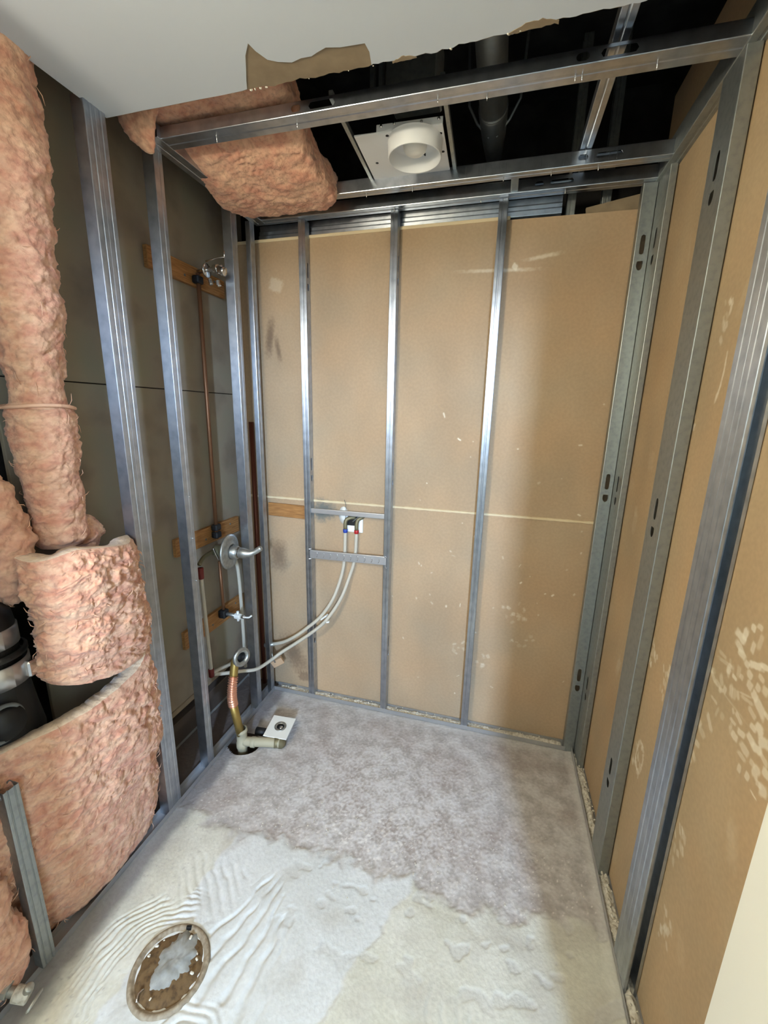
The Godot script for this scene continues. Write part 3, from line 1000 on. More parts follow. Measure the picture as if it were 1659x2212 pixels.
# ---------------------------------------------------------------- ceiling
func ceiling_board() -> void:
	var root := Node3D.new()
	root.name = "ceiling"
	add_child(root)
	root.set_meta("kind", "structure")
	# ragged cut edge of the drywall, left to right
	var edge := PackedVector2Array()
	var x := -1.1
	while x < 0.425:
		var rag := 0.0
		if x > -0.62: rag = 0.007 * n1.get_noise_1d(x * 40.0) + 0.005 * n2.get_noise_1d(x * 12.0)
		edge.append(Vector2(x, -1.098 + rag + 0.022 * smoothstep(-0.3, 0.15, x)))
		x += 0.012 if x > -0.62 else 0.06
	var brown := PackedVector2Array(edge)
	brown.append_array([Vector2(0.434, -1.07), Vector2(0.434, -0.2), Vector2(0.9, -0.1), Vector2(0.9, 0.45), Vector2(-1.077, 0.45), Vector2(-1.077, -0.40), Vector2(-1.1, -0.40)])
	var st := begin()
	plate(st, brown, 2.2695, 2.2825)
	obj("gypsum_board", done(st), M.kraft, root)
	# painted face, torn away in one patch
	var tear := [Vector2(-0.665, -1.093), Vector2(-0.652, -1.07), Vector2(-0.630, -1.035), Vector2(-0.612, -1.005), Vector2(-0.588, -0.978), Vector2(-0.583, -1.0), Vector2(-0.570, -1.026), Vector2(-0.55, -1.037), Vector2(-0.52, -1.046), Vector2(-0.495, -1.040), Vector2(-0.47, -1.041), Vector2(-0.455, -1.035), Vector2(-0.43, -1.027), Vector2(-0.40, -1.034), Vector2(-0.345, -1.037), Vector2(-0.342, -1.06), Vector2(-0.348, -1.096)]
	var face := PackedVector2Array()
	var put := false
	for e in edge:
		if e.x > -0.665 and e.x < -0.348:
			if not put:
				put = true
				for t in tear: face.append(t)
			continue
		face.append(e + Vector2(0, 0.002 + 0.003 * absf(n1.get_noise_1d(e.x * 70.0))))
	face.append_array([Vector2(0.434, -1.066), Vector2(0.434, -0.2), Vector2(0.9, -0.1), Vector2(0.9, 0.45), Vector2(-1.077, 0.45), Vector2(-1.077, -0.40), Vector2(-1.1, -0.40)])
	var s2 := begin()
	plate(s2, face, 2.268, 2.2695)
	obj("painted_face", done(s2), M.ceiling_paint, root)
	# crumbs of gypsum and shreds of paper along the cut
	var s3 := begin()
	var r := RandomNumberGenerator.new()
	r.seed = 77
	for k in 16:
		var px := r.randf_range(-0.66, 0.42)
		if k < 5: px = r.randf_range(-0.67, -0.62)
		var pz := -1.098 + 0.022 * smoothstep(-0.3, 0.15, px)
		var q := r.randf_range(0.0012, 0.0036)
		box(s3, Vector3(-q, -q * 0.5, -q * 0.7), Vector3(q, q * 0.5, q * 0.7), q * 0.3, Transform3D(Basis.from_euler(Vector3(r.randf(), r.randf() * 3.0, r.randf())), Vector3(px, 2.268, pz)))
	var cr := obj("gypsum_crumb", done(s3), M.gypsum, root)
	cr.set_meta("kind", "stuff")
	var s4 := begin()
	for q in [[-0.30, -0.245, 0.010], [-0.05, 0.045, 0.016], [0.28, 0.34, 0.008]]:
		var up := PackedVector2Array()
		var dn := PackedVector2Array()
		for i in 13:
			var px := lerpf(q[0], q[1], i / 12.0)
			var base := -1.098 + 0.022 * smoothstep(-0.3, 0.15, px)
			up.append(Vector2(px, base + q[2] * sin(PI * (i + 0.4) / 12.8) * (1.0 + 0.6 * n1.get_noise_1d(px * 60.0))))
			dn.append(Vector2(px, base - q[2] * 0.5 * absf(n1.get_noise_1d(px * 45.0 + 7.0)) - 0.001))
		dn.reverse()
		up.append_array(dn)
		plate(s4, up, 2.2672, 2.2690)
	obj("torn_paper", done(s4), M.kraft, root)

# ---------------------------------------------------------------- framing
func stud(called: String, label: String, at: Vector3, turn: float, L: float, prof: Array, cuts := [], m: Material = null, side := false) -> Node3D:
	var t := thing(called, label, "stud", at, turn)
	var p := soften(prof)
	var c := {}
	if cuts.size():
		var best := longest(p)
		if side:
			for i in p.size() - 1:
				if absf(p[i].x - p[i + 1].x) < 1e-5 and absf(p[i].y - p[i + 1].y) > 0.02: best = i
		c[best] = cuts
	obj("channel", sheet(p, L, c), m if m else M.brushed_zinc, t)
	return t

func framing() -> void:
	var H := TOP - 0.002
	# back wall studs, flanges to the room, webs to the right
	var holes := pairs([0.40, 1.26, 2.09], 0.006)
	stud("metal_stud", "galvanised stud left of the white outlet box on the back wall", Vector3(-0.884, 0.002, ZB), 0, H, flange_profile(0.031, DEP, true), holes)
	stud("metal_stud", "galvanised stud right of the white outlet box on the back wall", Vector3(-0.484, 0.002, ZB), 0, H, flange_profile(0.029, DEP, true), holes)
	stud("metal_stud", "galvanised stud alone in the middle of the right half of the back wall", Vector3(-0.073, 0.002, ZB), 0, H, flange_profile(0.031, DEP, true), [])
	# corner post at the back right, two punched webs meeting at a ridge
	var hp := pairs([0.40, 1.26, 2.09], 0.0075)
	var post := thing("corner_post", "galvanised corner post with paired slots where the back and right walls meet", "stud", Vector3(0.398, 0.002, ZB))
	var pa := soften(web_profile(0.044, 0.032))
	obj("back_channel", sheet(pa, H, {longest(pa): hp}), M.dusty_zinc, post)
	var pb := soften(web_profile(0.105, 0.020))
	var o := obj("side_channel", sheet(pb, H, {longest(pb): pairs([0.40, 1.26, 2.09], 0.009)}), M.dusty_zinc, post)
	o.rotation.y = -PI / 2
	o.position = Vector3(0.0455, 0, 0.001)
	# left wall: local x runs away from the camera
	var lt := PI / 2
	stud("metal_stud", "galvanised stud nearest the pink insulation, front one of the doubled pair on the left", Vector3(XL, 0.002, -1.019), lt, H, flange_profile(0.031, DEP, false))
	stud("metal_stud", "galvanised stud tight behind the stud beside the pink insulation", Vector3(XL, 0.002, -1.0505), lt, H, flange_profile(0.031, DEP, true))
	var slim := stud("metal_stud", "slim galvanised stud between the doubled pair and the mixer valve", Vector3(XL, 0.002, -1.245), lt, H, flange_profile(0.036, DEP, false))
	for y in [1.19, 1.03, 0.86]: screw(slim, Vector3(0.018, y, 0.0), Vector3.BACK, 0.010)
	stud("metal_stud", "galvanised stud just right of the mixer valve in front of the red copper riser", Vector3(XL, 0.002, -1.631), lt, H, flange_profile(0.036, DEP, false))
	stud("metal_stud", "galvanised stud in the back left corner with a bluish shine", Vector3(XL, 0.002, -1.764), lt, H, flange_profile(0.032, 0.022, false), [])
	# right wall: local x runs towards the camera
	var rt := -PI / 2
	stud("metal_stud", "flat punched channel on the brown right wall, its wide web to the room", Vector3(XR, 0.002, -1.345), rt, H, web_profile(0.103, 0.030), pairs([0.40, 1.26, 2.08], 0.0095), M.dusty_zinc)
	stud("metal_stud", "tall ribbed stud, left half of the doubled pair nearest the white wall", Vector3(XR, 0.002, -1.030), rt, H, flange_profile(0.047, 0.032, false))
	stud("metal_stud", "tall ribbed stud, right half of the doubled pair nearest the white wall", Vector3(XR, 0.002, -0.982), rt, H, flange_profile(0.047, 0.032, false), pairs([0.40, 1.24, 2.08], 0.0035), null, true)
	# short stud cut off at the near left
	var cut := stud("metal_stud", "short cut-off dusty stud leaning in front of the lowest pink insulation", Vector3(XL + 0.020, 0.03, -0.545), lt, 0.575, web_profile(0.034, 0.03, true), [], M.dusty_zinc)
	cut.rotation.x = 0.0
	var lip := sheet(soften([Vector2(0, 0), Vector2(0.0, -0.03), Vector2(0.02, -0.03)]), 0.05, {})
	var tab := obj("torn_flange", lip, M.dusty_zinc, cut)
	tab.position = Vector3(-0.004, 0.56, -0.004)

	# floor tracks
	var track := func(d: float, leg: float) -> PackedVector2Array:
		return soften([Vector2(0.0, leg), Vector2(0.0, 0.0), Vector2(d, 0.0), Vector2(d, leg)])
	# profile lies in (x, z); stand it up along a wall by turning it
	var lay := func(called: String, label: String, at: Vector3, b: Basis, L: float, p: PackedVector2Array, m: Material) -> Node3D:
		var t := thing(called, label, "track", at)
		var o2 := obj("channel", sheet(p, L), m, t)
		o2.basis = b
		return t
	# basis columns: where local x (across), y (length) and z (leg) go
	lay.call("floor_track", "low galvanised track on the floor along the back wall", Vector3(XL, 0.004, ZB + 0.001), Basis(Vector3(0, 0, -1), Vector3(1, 0, 0), Vector3(0, 1, 0)), XR - XL - 0.03, track.call(0.043, 0.022), M.pale_zinc)
	lay.call("floor_track", "low galvanised track on the floor along the left wall under the mixer", Vector3(XL + 0.001, 0.004, ZB), Basis(Vector3(-1, 0, 0), Vector3(0, 0, 1), Vector3(0, 1, 0)), 1.37, track.call(0.043, 0.022), M.pale_zinc)
	lay.call("floor_track", "low galvanised track on the floor along the brown right wall", Vector3(XR - 0.001, 0.004, ZB), Basis(Vector3(1, 0, 0), Vector3(0, 0, 1), Vector3(0, 1, 0)), 1.37, track.call(0.034, 0.024), M.pale_zinc)
	# nogging between the two studs under the outlet box
	var nog := thing("cross_brace", "short punched galvanised brace between two studs in front of the plastic pipes", "brace", Vector3(-0.858, 0.800, ZB + 0.004))
	var np := soften([Vector2(0.004, 0.030), Vector2(-0.004, 0.040), Vector2(0.0, 0.040), Vector2(0.0, 0.0), Vector2(-0.004, -0.004), Vector2(0.010, -0.004)])
	var nb := obj("channel", sheet(soften([Vector2(0.012, 0.041), Vector2(0.0, 0.041), Vector2(0.0, 0.0), Vector2(0.012, 0.0)]), 0.388), M.pale_zinc, nog)
	nb.basis = Basis(Vector3(0, 0, -1), Vector3(1, 0.022, 0), Vector3(0, 1, 0))
	for k in 10:
		var st := begin(true)
		var arc := PackedVector3Array()
		for i in 7:
			var a := -1.1 + 2.2 * i / 6.0
			arc.append(Vector3(0.03 + k * 0.035 + 0.011 * cos(a), 0.0215 + 0.0135 * sin(a) + k * 0.0007, 0.0008))
		tube(st, arc, 0.0016, 6)
		obj("punched_crescent", done(st), M.bright, nog)
	for s in [0.006, 0.380]:
		for y in [-0.003, 0.048]: screw(nog, Vector3(s, y, -0.002), Vector3(1 if s > 0.1 else -1, 0, 0.6), 0.018)
	# strap above the outlet box
	var strap := thing("support_bar", "thin galvanised bar above the white outlet box between two studs", "bar", Vector3(-0.852, 1.028, ZB - 0.006))
	var sb := obj("channel", sheet(soften([Vector2(0.012, 0.022), Vector2(0.0, 0.022), Vector2(0.0, 0.0), Vector2(0.016, 0.0)]), 0.372), M.pale_zinc, strap)
	sb.basis = Basis(Vector3(0, 0, -1), Vector3(1, 0.004, 0), Vector3(0, 1, 0))

func overhead() -> void:
	# left and right edge rails, underside at TOP
	var U := func(w: float, h: float) -> PackedVector2Array:
		return soften([Vector2(0.006, h), Vector2(0.0, h), Vector2(0.0, 0.0), Vector2(w * 0.4, 0.0), Vector2(w * 0.44, 0.0015), Vector2(w * 0.56, 0.0015), Vector2(w * 0.6, 0.0), Vector2(w, 0.0), Vector2(w, h), Vector2(w - 0.006, h)])
	var along_x := Basis(Vector3(0, 0, -1), Vector3(1, 0, 0), Vector3(0, 1, 0))
	var along_z := Basis(Vector3(1, 0, 0), Vector3(0, 0, 1), Vector3(0, 1, 0))
	var rail := func(called: String, label: String, at: Vector3, b: Basis, L: float, p: PackedVector2Array, m: Material, cuts := {}) -> Node3D:
		var t := thing(called, label, "rail", at)
		var o := obj("channel", sheet(p, L, cuts), m, t)
		o.basis = b
		return t
	var hole_at := func(list: Array) -> Array:
		var out := []
		for y in list:
			out.append([y, 0.008, 0.014, "slot"])
			out.append([y + 0.075, 0.008, 0.038, "slot"])
		return out
	var ph: PackedVector2Array = U.call(0.056, 0.030)
	var front := 2
	for i in ph.size() - 1:
		if absf(ph[i].x) < 1e-4 and absf(ph[i + 1].x) < 1e-4 and (ph[i + 1] - ph[i]).length() > 0.015: front = i
	var hd: Node3D = rail.call("ceiling_joist", "front galvanised ceiling channel just behind the cut drywall edge", Vector3(XL, TOP, -1.223), along_x, XR - XL, ph, M.zinc, {front: hole_at.call([0.49, 1.20])})
	for x in [0.22, 0.48, 0.87, 0.99, 1.19, 1.205, 1.36]: screw(hd, Vector3(x, 0.001, -0.02 - 0.02 * fmod(x * 7.0, 1.0)), Vector3.DOWN, 0.018)
	var pm: PackedVector2Array = U.call(0.036, 0.040)
	var md: Node3D = rail.call("ceiling_joist", "middle galvanised ceiling channel behind the white fan plate", Vector3(XL, TOP, -1.640), along_x, XR - XL, pm, M.zinc, {front: hole_at.call([1.27])})
	for x in [0.55, 0.72, 1.03, 1.18, 1.32]: screw(md, Vector3(x, 0.001, -0.018), Vector3.DOWN, 0.016)
	for k in 24:
		var st := begin()
		box(st, Vector3(0.86 + k * 0.022, 0.006, 0.0002), Vector3(0.862 + k * 0.022, 0.034, 0.0016), 0.0005, Transform3D(Basis(Vector3.BACK, 0.0), Vector3.ZERO))
		if k % 3 != 0: obj("rib", done(st), M.zinc, md)
	var bt: Node3D = rail.call("ceiling_joist", "rear galvanised ceiling channel above the back wall studs", Vector3(XL, TOP, -1.772), along_x, XR - XL, U.call(0.046, 0.040), M.zinc, {front: hole_at.call([1.15])})
	for x in [0.62, 0.95, 1.24]: screw(bt, Vector3(x, 0.001, -0.02), Vector3.DOWN, 0.014)
	rail.call("edge_rail", "galvanised edge rail above the left wall studs", Vector3(XL - 0.002, TOP - 0.001, -1.80), along_z, 0.59, U.call(0.052, 0.034), M.zinc)
	rail.call("edge_rail", "galvanised edge rail running above the brown right wall", Vector3(XR - 0.002, TOP - 0.001, -1.80), along_z, 1.2, U.call(0.044, 0.062), M.dusty_zinc)
	# long channel crossing above the joists at the right
	rail.call("ceiling_channel", "slim shiny channel crossing over the joists at the right", Vector3(0.168, TOP + 0.042, -1.80), along_z, 0.86, soften([Vector2(0.0, 0.03), Vector2(0.0, 0.0), Vector2(0.013, 0.0), Vector2(0.015, 0.002), Vector2(0.018, 0.002), Vector2(0.020, 0.0), Vector2(0.034, 0.0), Vector2(0.034, 0.03)]), M.brushed_zinc)
	# cross piece hung between the rear joists
	rail.call("ceiling_channel", "short upright channel between the two rear joists near the right", Vector3(-0.035, TOP + 0.006, -1.80), along_z, 0.125, soften([Vector2(0.0, 0.02), Vector2(0.0, 0.0), Vector2(0.024, 0.0), Vector2(0.024, 0.02)]), M.dusty_zinc)
	# shiny stepped track lying on the back boards
	var tr := thing("top_track", "shiny stepped galvanised track lying along the top of the back wall boards", "track", Vector3(-1.1, 2.234, BACK - 0.008))
	var tp := soften([Vector2(0.05, 0.0), Vector2(0.0, 0.0), Vector2(0.0, 0.018), Vector2(0.006, 0.022), Vector2(0.006, 0.036), Vector2(0.012, 0.04), Vector2(0.012, 0.062), Vector2(0.05, 0.062)])
	var o1 := obj("channel", sheet(tp, 1.25), M.brushed_zinc, tr)
	o1.basis = along_x
	# wall studs glimpsed behind the back boards
	for q in [[0.17, "dim stud behind the back wall top near the end of the shiny track"], [0.29, "dim stud behind the back wall top next to the corner post"]]:
		stud("metal_stud", q[1], Vector3(q[0], 1.9, BACK - 0.06), 0, 0.9, flange_profile(0.03, 0.04, true), [], M.dusty_zinc)
	# raised scrap of brown board behind the corner
	var sc := thing("board_scrap", "brown board offcut rising behind the back wall beside the corner post", "board", Vector3(0.36, 2.1, BACK - 0.03))
	var ss := begin()
	box(ss, Vector3(-0.1, 0, -0.012), Vector3(0.1, 0.17, 0.0), 0.001, Transform3D(Basis(Vector3.BACK, 0.16), Vector3.ZERO))
	obj("board_face", done(ss), M.kraft, sc)
	# round duct with its strap hanger
	var d := thing("round_duct", "shiny round duct hanging in the dark above the ceiling joists", "duct", Vector3(-0.112, 2.52, -1.0))
	var s := begin(true)
	tube(s, PackedVector3Array([Vector3(0.004, 0.03, 0.45), Vector3(0, 0, -0.30), Vector3(0, -0.012, -0.70)]), 0.045, 28)
	obj("pipe", done(s), M.dusty_zinc, d)
	s = begin(true)
	tube(s, PackedVector3Array([Vector3(0, -0.012, -0.70), Vector3(0, -0.014, -0.72), Vector3(0, -0.026, -0.82), Vector3(0, -0.045, -0.92)]), [0.048, 0.048, 0.042, 0.030], 28)
	obj("reducer", done(s), M.dusty_zinc, d)
	for k in [-0.30, -0.70]:
		s = begin(true)
		var ring := PackedVector3Array()
		for i in 25:
			var a := TAU * i / 24.0
			ring.append(Vector3(0.0465 * cos(a), 0.0465 * sin(a) + 0.02 * (k + 0.3) - 0.004, k))
		tube(s, ring, 0.003, 6, false)
		obj("crimp_ring", done(s), M.dusty_zinc, d)
	for q in [1.0, -1.0]:
		s = begin()
		tube(s, PackedVector3Array([Vector3(0.012 * q, -0.062, -0.77), Vector3(0.055 * q, -0.02, -0.76), Vector3(0.085 * q, 0.03, -0.75), Vector3(0.10 * q, 0.30, -0.74)]), 0.0045, 6)
		obj("hanger_wire", done(s), M.dusty_zinc, d)
	# ducting box and cross bars lost in the dark
	var db := thing("duct_box", "grey sheet metal box above the white fan plate", "duct", Vector3(-0.33, 2.36, -1.34))
	var s5 := begin()
	box(s5, Vector3(-0.05, 0.0, -0.1), Vector3(0.09, 0.14, 0.02), 0.004)
	obj("box_shell", done(s5), M.dusty_zinc, db)
	s5 = begin()
	for q in [-0.10, -0.075]: box(s5, Vector3(q, -0.02, -0.02), Vector3(q + 0.012, 0.3, 0.0), 0.001)
	obj("hanger_strip", done(s5), M.dusty_zinc, db)
	# lamp or fan housing
	var f := thing("exhaust_fan", "white square fan plate with a round open collar between the ceiling joists", "fan", Vector3(-0.345, 2.30, -1.46))
	f.rotation = Vector3(0.0, 0.03, 0.0)
	var sf := begin()
	box(sf, Vector3(-0.155, 0.012, -0.20), Vector3(0.112, 0.017, 0.055), 0.0015)
	box(sf, Vector3(-0.085, 0.015, 0.053), Vector3(0.112, 0.034, 0.056), 0.001)
	var mp := obj("mounting_plate", done(sf), M.fan_white, f)
	sf = begin(true)
	var cc := Vector3(0.022, 0, -0.006)
	lathe(sf, [Vector2(0.086, 0.014), Vector2(0.0835, 0.010), Vector2(0.0815, -0.030), Vector2(0.080, -0.033), Vector2(0.0775, -0.031), Vector2(0.0755, 0.010), Vector2(0.060, 0.0115), Vector2(0.0, 0.0115)], Transform3D(Basis(), cc), 48)
	var fc := obj("collar", done(sf), M.fan_white, f)
	sf = begin(true)
	lathe(sf, [Vector2(0.036, 0.012), Vector2(0.0365, 0.000), Vector2(0.034, -0.010), Vector2(0.027, -0.017), Vector2(0.015, -0.021), Vector2(0.0, -0.022)], Transform3D(Basis(), cc), 28)
	obj("hub", done(sf), M.white_plastic, fc)
	for k in 3:
		var a := 0.7 + k * TAU / 3.0
		sf = begin()
		box(sf, Vector3(-0.0015, 0.004, 0.055), Vector3(0.0015, 0.011, 0.066), 0.0005, Transform3D(Basis(Vector3.UP, a), cc))
		obj("clip", done(sf), M.black, fc)
	for q in [Vector3(-0.07, 0.028, 0.058), Vector3(-0.03, 0.030, 0.058), Vector3(0.05, 0.026, 0.058), Vector3(0.10, 0.028, 0.058)]:
		sf = begin(true)
		lathe(sf, [Vector2(0.0, -0.004), Vector2(0.004, -0.003), Vector2(0.0045, 0.0), Vector2(0.0, 0.002)], axis(q, Vector3.BACK), 10)
		obj("screw", done(sf), M.bright, mp)
	for q in [Vector3(-0.055, 0.0115, 0.04), Vector3(0.102, 0.0115, 0.02), Vector3(0.10, 0.0115, -0.07), Vector3(-0.12, 0.0115, -0.09)]:
		sf = begin(true)
		lathe(sf, [Vector2(0.0, -0.0005), Vector2(0.005, -0.0003), Vector2(0.005, 0.001), Vector2(0.0, 0.0012)], Transform3D(Basis(), q), 10)
		obj("screw_hole", done(sf), M.black, mp)
	for q in [-0.172, 0.122]:
		sf = begin()
		box(sf, Vector3(q, 0.012, -0.185), Vector3(q + 0.012, 0.030, 0.22), 0.001)
		obj("side_rail", done(sf), M.dusty_zinc, f)
	# shreds of lath lying on the rear rail
	for q in [[-0.27, 0.4, "splinter of pale wood lying on the rear ceiling channel behind the fan"], [-0.19, -0.3, "splinter of pale wood right of the other splinter on the rear channel"]]:
		var w := thing("wood_splinter", q[2], "splinter", Vector3(q[0], 2.325, -1.70))
		var sw := begin()
		box(sw, Vector3(-0.04, 0, -0.004), Vector3(0.04, 0.004, 0.004), 0.0015, Transform3D(Basis.from_euler(Vector3(0.2, q[1], 0.1)), Vector3.ZERO))
		obj("sliver", done(sw), M.wood, w)

# ---------------------------------------------------------------- insulation
func insulation() -> void:
	# tall pipe wrap at the left
	var column := func(u: float, v: float) -> Vector3:
		var a := TAU * u
		var y := lerpf(1.125, 2.40, v)
		var r := 0.064 + 0.032 * smoothstep(1.5, 2.2, y) + 0.004 * sin(y * 19.0)
		if y < 1.505: r += 0.007 * smoothstep(1.12, 1.50, y)
		r *= 1.0 - 0.25 * smoothstep(1.15, 1.125, y)
		var cx := -1.178
		var cz := -0.850
		return Vector3(cx + r * cos(a) * (1.0 if cos(a) > 0.0 else 0.62), y, cz + r * sin(a))
	var lower := func(u: float, v: float) -> Vector3: return column.call(u, v * 0.298)
	var upper := func(u: float, v: float) -> Vector3: return column.call(u, 0.290 + v * 0.71)
	var t := thing("pipe_insulation", "tall column of pink fibreglass wrapped round a pipe at the far left", "insulation", Vector3.ZERO)
	obj("lower_wrap", wool(lower, 110, 120, 0.0065, 401, Vector3(4, 8, 4), 0.3, 0.4), M.wool, t)
	obj("upper_wrap", wool(upper, 110, 200, 0.0075, 402, Vector3(4, 7, 4), 0.3, -0.5), M.wool, t)
	var st := begin(true)
	var ring := PackedVector3Array()
	for i in 41:
		var a := TAU * i / 40.0
		ring.append(Vector3(-1.178 + 0.078 * cos(a), 1.503 + 0.004 * sin(a * 2.0 + 1.0), -0.850 + 0.078 * sin(a)))
	tube(st, ring, 0.0045, 8, false)
	obj("turned_lip", done(st), M.fiber, t)
	wisps(t, column, 70, 11, 0.03, 0.007)

	# sheet bulging out under the column
	var bulge := [Vector2(-1.10, -1.005), Vector2(-1.055, -0.965), Vector2(-1.025, -0.90), Vector2(-1.015, -0.82), Vector2(-1.022, -0.775), Vector2(-1.037, -0.735), Vector2(-1.07, -0.708), Vector2(-1.12, -0.70)]
	var sheet_at := func(path: Array, s: float) -> Vector2:
		var f := clampf(s, 0.0, 1.0) * (path.size() - 1)
		var i := mini(int(f), path.size() - 2)
		var p0: Vector2 = path[maxi(i - 1, 0)]
		var p3: Vector2 = path[mini(i + 2, path.size() - 1)]
		return (path[i] as Vector2).cubic_interpolate(path[i + 1], p0, p3, f - i)
	# loop round a curved sheet of thickness th
	var slab := func(path: Array, th: float, u: float) -> Vector2:
		var s := u * 2.0 if u < 0.5 else 2.0 - u * 2.0
		var p: Vector2 = sheet_at.call(path, s)
		var q: Vector2 = sheet_at.call(path, s + 0.01) - sheet_at.call(path, s - 0.01)
		var nn := Vector2(-q.y, q.x).normalized()
		var k := sqrt(maxf(0.0, 1.0 - pow(absf(2.0 * s - 1.0), 10.0)))
		if u < 0.5: return p + nn * th * 0.12 * k
		return p - nn * th * k
	var mid_sheet := func(u: float, v: float) -> Vector3:
		var q: Vector2 = slab.call(bulge, -0.05, u)
		var s := u * 2.0 if u < 0.5 else 2.0 - u * 2.0
		var y0 := 0.735 + 0.045 * s + 0.03 * s * s
		var y1 := 1.115 + 0.035 * s - 0.012 * sin(s * 9.0)
		var y := lerpf(y0, y1, v)
		var puff := 0.018 * sin(v * PI) - 0.012 * smoothstep(0.9, 1.0, v)
		return Vector3(q.x + puff * (1.0 if u < 0.5 else 0.3), y, q.y)
	var t2 := thing("insulation_batt", "bulging pink batt wedged beside the doubled stud under the tall column", "insulation", Vector3.ZERO)
	obj("batt", wool(mid_sheet, 260, 170, 0.0100, 411, Vector3(2.0, 13, 2.0), 0.3, -0.22), M.wool, t2)
	wisps(t2, func(u: float, v: float) -> Vector3: return mid_sheet.call(u * 0.5, v), 60, 21, 0.02, 0.010)
	# lowest large sheet, folded over near the floor
	var low := [Vector2(-1.105, -1.008), Vector2(-1.078, -0.985), Vector2(-1.06, -0.93), Vector2(-1.045, -0.80), Vector2(-1.055, -0.71), Vector2(-1.085, -0.635), Vector2(-1.118, -0.575), Vector2(-1.135, -0.53)]
	var big_sheet := func(u: float, v: float) -> Vector3:
		var q: Vector2 = slab.call(low, -0.034, u)
		var s := u * 2.0 if u < 0.5 else 2.0 - u * 2.0
		var y0 := 0.365 - 0.075 * s
		var y1 := 0.745 - 0.05 * smoothstep(0.0, 0.4, s) - 0.02 * s
		var y := lerpf(y0, y1, v)
		var puff := 0.016 * sin(v * PI) + 0.010 * (1.0 - v)
		return Vector3(q.x + puff * (1.0 if u < 0.5 else 0.2), y, q.y)
	var t3 := thing("insulation_batt", "broad pink batt with a pale torn top edge below the black pipe", "insulation", Vector3.ZERO)
	obj("batt", wool(big_sheet, 280, 160, 0.0100, 421, Vector3(2.6, 8, 2.6), 0.3, -0.75), M.wool, t3)
	wisps(t3, func(u: float, v: float) -> Vector3: return big_sheet.call(u * 0.5, v), 60, 31, 0.022, 0.010)
	var foot := func(u: float, v: float) -> Vector3:
		var q: Vector2 = slab.call(low, -0.034, u)
		var s := u * 2.0 if u < 0.5 else 2.0 - u * 2.0
		var y1 := 0.352 - 0.075 * s
		var y := lerpf(0.012 + 0.03 * smoothstep(0.25, 0.0, s), y1, v)
		return Vector3(q.x - 0.008 - 0.055 * (1.0 - v) + 0.014 * sin(v * PI), y, q.y)
	var t4 := thing("insulation_batt", "lowest pink batt resting on the floor along the left track", "insulation", Vector3.ZERO)
	obj("batt", wool(foot, 280, 110, 0.0065, 431, Vector3(2.6, 6, 2.6), 0.3, -0.75), M.wool, t4)
	wisps(t4, func(u: float, v: float) -> Vector3: return foot.call(u * 0.5, v), 25, 41, 0.02, 0.009)
	# wads in the cavity at the edge of the picture
	var wad := func(c: Vector3, r: Vector3, u: float, v: float) -> Vector3:
		var a := TAU * u
		var b := PI * (v - 0.5) * 0.985
		return c + Vector3(r.x * cos(a) * cos(b), r.y * sin(b), r.z * sin(a) * cos(b))
	var wads := [
		[Vector3(-1.20, 1.17, -0.712), Vector3(0.07, 0.17, 0.058), "wad of pink insulation tucked behind the tall column", 451],
		[Vector3(-1.20, 1.13, -0.582), Vector3(0.09, 0.09, 0.062), "wad of pink insulation above the black pipe at the picture edge", 453],
		[Vector3(-1.20, 1.135, -0.93), Vector3(0.05, 0.05, 0.045), "small dark wad of insulation behind the top of the bulging batt", 454],
		[Vector3(-1.105, 0.325, -0.470), Vector3(0.05, 0.075, 0.06), "pale frayed wad of insulation left of the cut-off stud", 455],
		[Vector3(-1.10, 0.17, -0.475), Vector3(0.045, 0.12, 0.062), "lower pink wad of insulation left of the cut-off stud", 456]]
	for w in wads:
		var tw := thing("insulation_wad", w[2], "insulation")
		var f := func(u: float, v: float) -> Vector3: return wad.call(w[0], w[1], u, v)
		obj("wad", wool(f, 70, 60, 0.010, w[3], Vector3(9, 14, 9), 0.5), M.wool, tw)
		wisps(tw, f, 14, w[3], 0.026, 0.009)
	# batt drooping over the ceiling joists at the left
	var droop := func(u: float, v: float) -> Vector3:
		# section across x, run along z from the drywall edge to the rear joist
		var z := lerpf(-1.09, -1.735, v)
		var sag := 0.0
		if z < -1.27: sag = 0.075 * sin(clampf((-1.27 - z) / 0.44, 0.0, 1.0) * PI * 0.62)
		var y0 := 2.326 - sag
		var th := 0.105
		var wide := 0.225 + 0.01 * sin(z * 14.0)
		if v > 0.85: wide -= 0.16 * (v - 0.85) / 0.15 * 0.5
		var cx := -0.86 - 0.02 * v
		var a := TAU * u
		var e := Vector2(cos(a), sin(a))
		var k := pow(pow(absf(e.x), 6.0) + pow(absf(e.y), 6.0), -1.0 / 6.0)
		e *= k
		return Vector3(cx + e.x * wide, y0 + th * 0.5 + e.y * th * 0.5 * (1.0 - 0.4 * smoothstep(0.9, 1.0, v)), z)
	var t5 := thing("ceiling_batt", "pink insulation batt drooping between the ceiling joists", "insulation")
	obj("batt", wool(droop, 170, 130, 0.0055, 461, Vector3(3, 4, 3), 0.3), M.wool, t5)
	var flap := func(u: float, v: float) -> Vector3:
		var a := TAU * u
		var r := 0.045 * pow(1.0 - v, 0.7) + 0.004
		return Vector3(-1.06 - 0.025 * sin(v * 2.6) + r * 1.7 * cos(a), 2.345 - 0.10 * v, -1.165 - 0.055 * v + r * 0.7 * sin(a))
	obj("hanging_shred", wool(flap, 40, 40, 0.006, 471, Vector3(8, 8, 8)), M.wool, t5)

# ---------------------------------------------------------------- plumbing
func pipe(parent: Node, called: String, pts: Array, r: float, m: Material, smooth := true) -> MeshInstance3D:
	var st := begin(true)
	tube(st, curve(pts) if smooth else PackedVector3Array(pts), r, 16)
	return obj(called, done(st), m, parent)

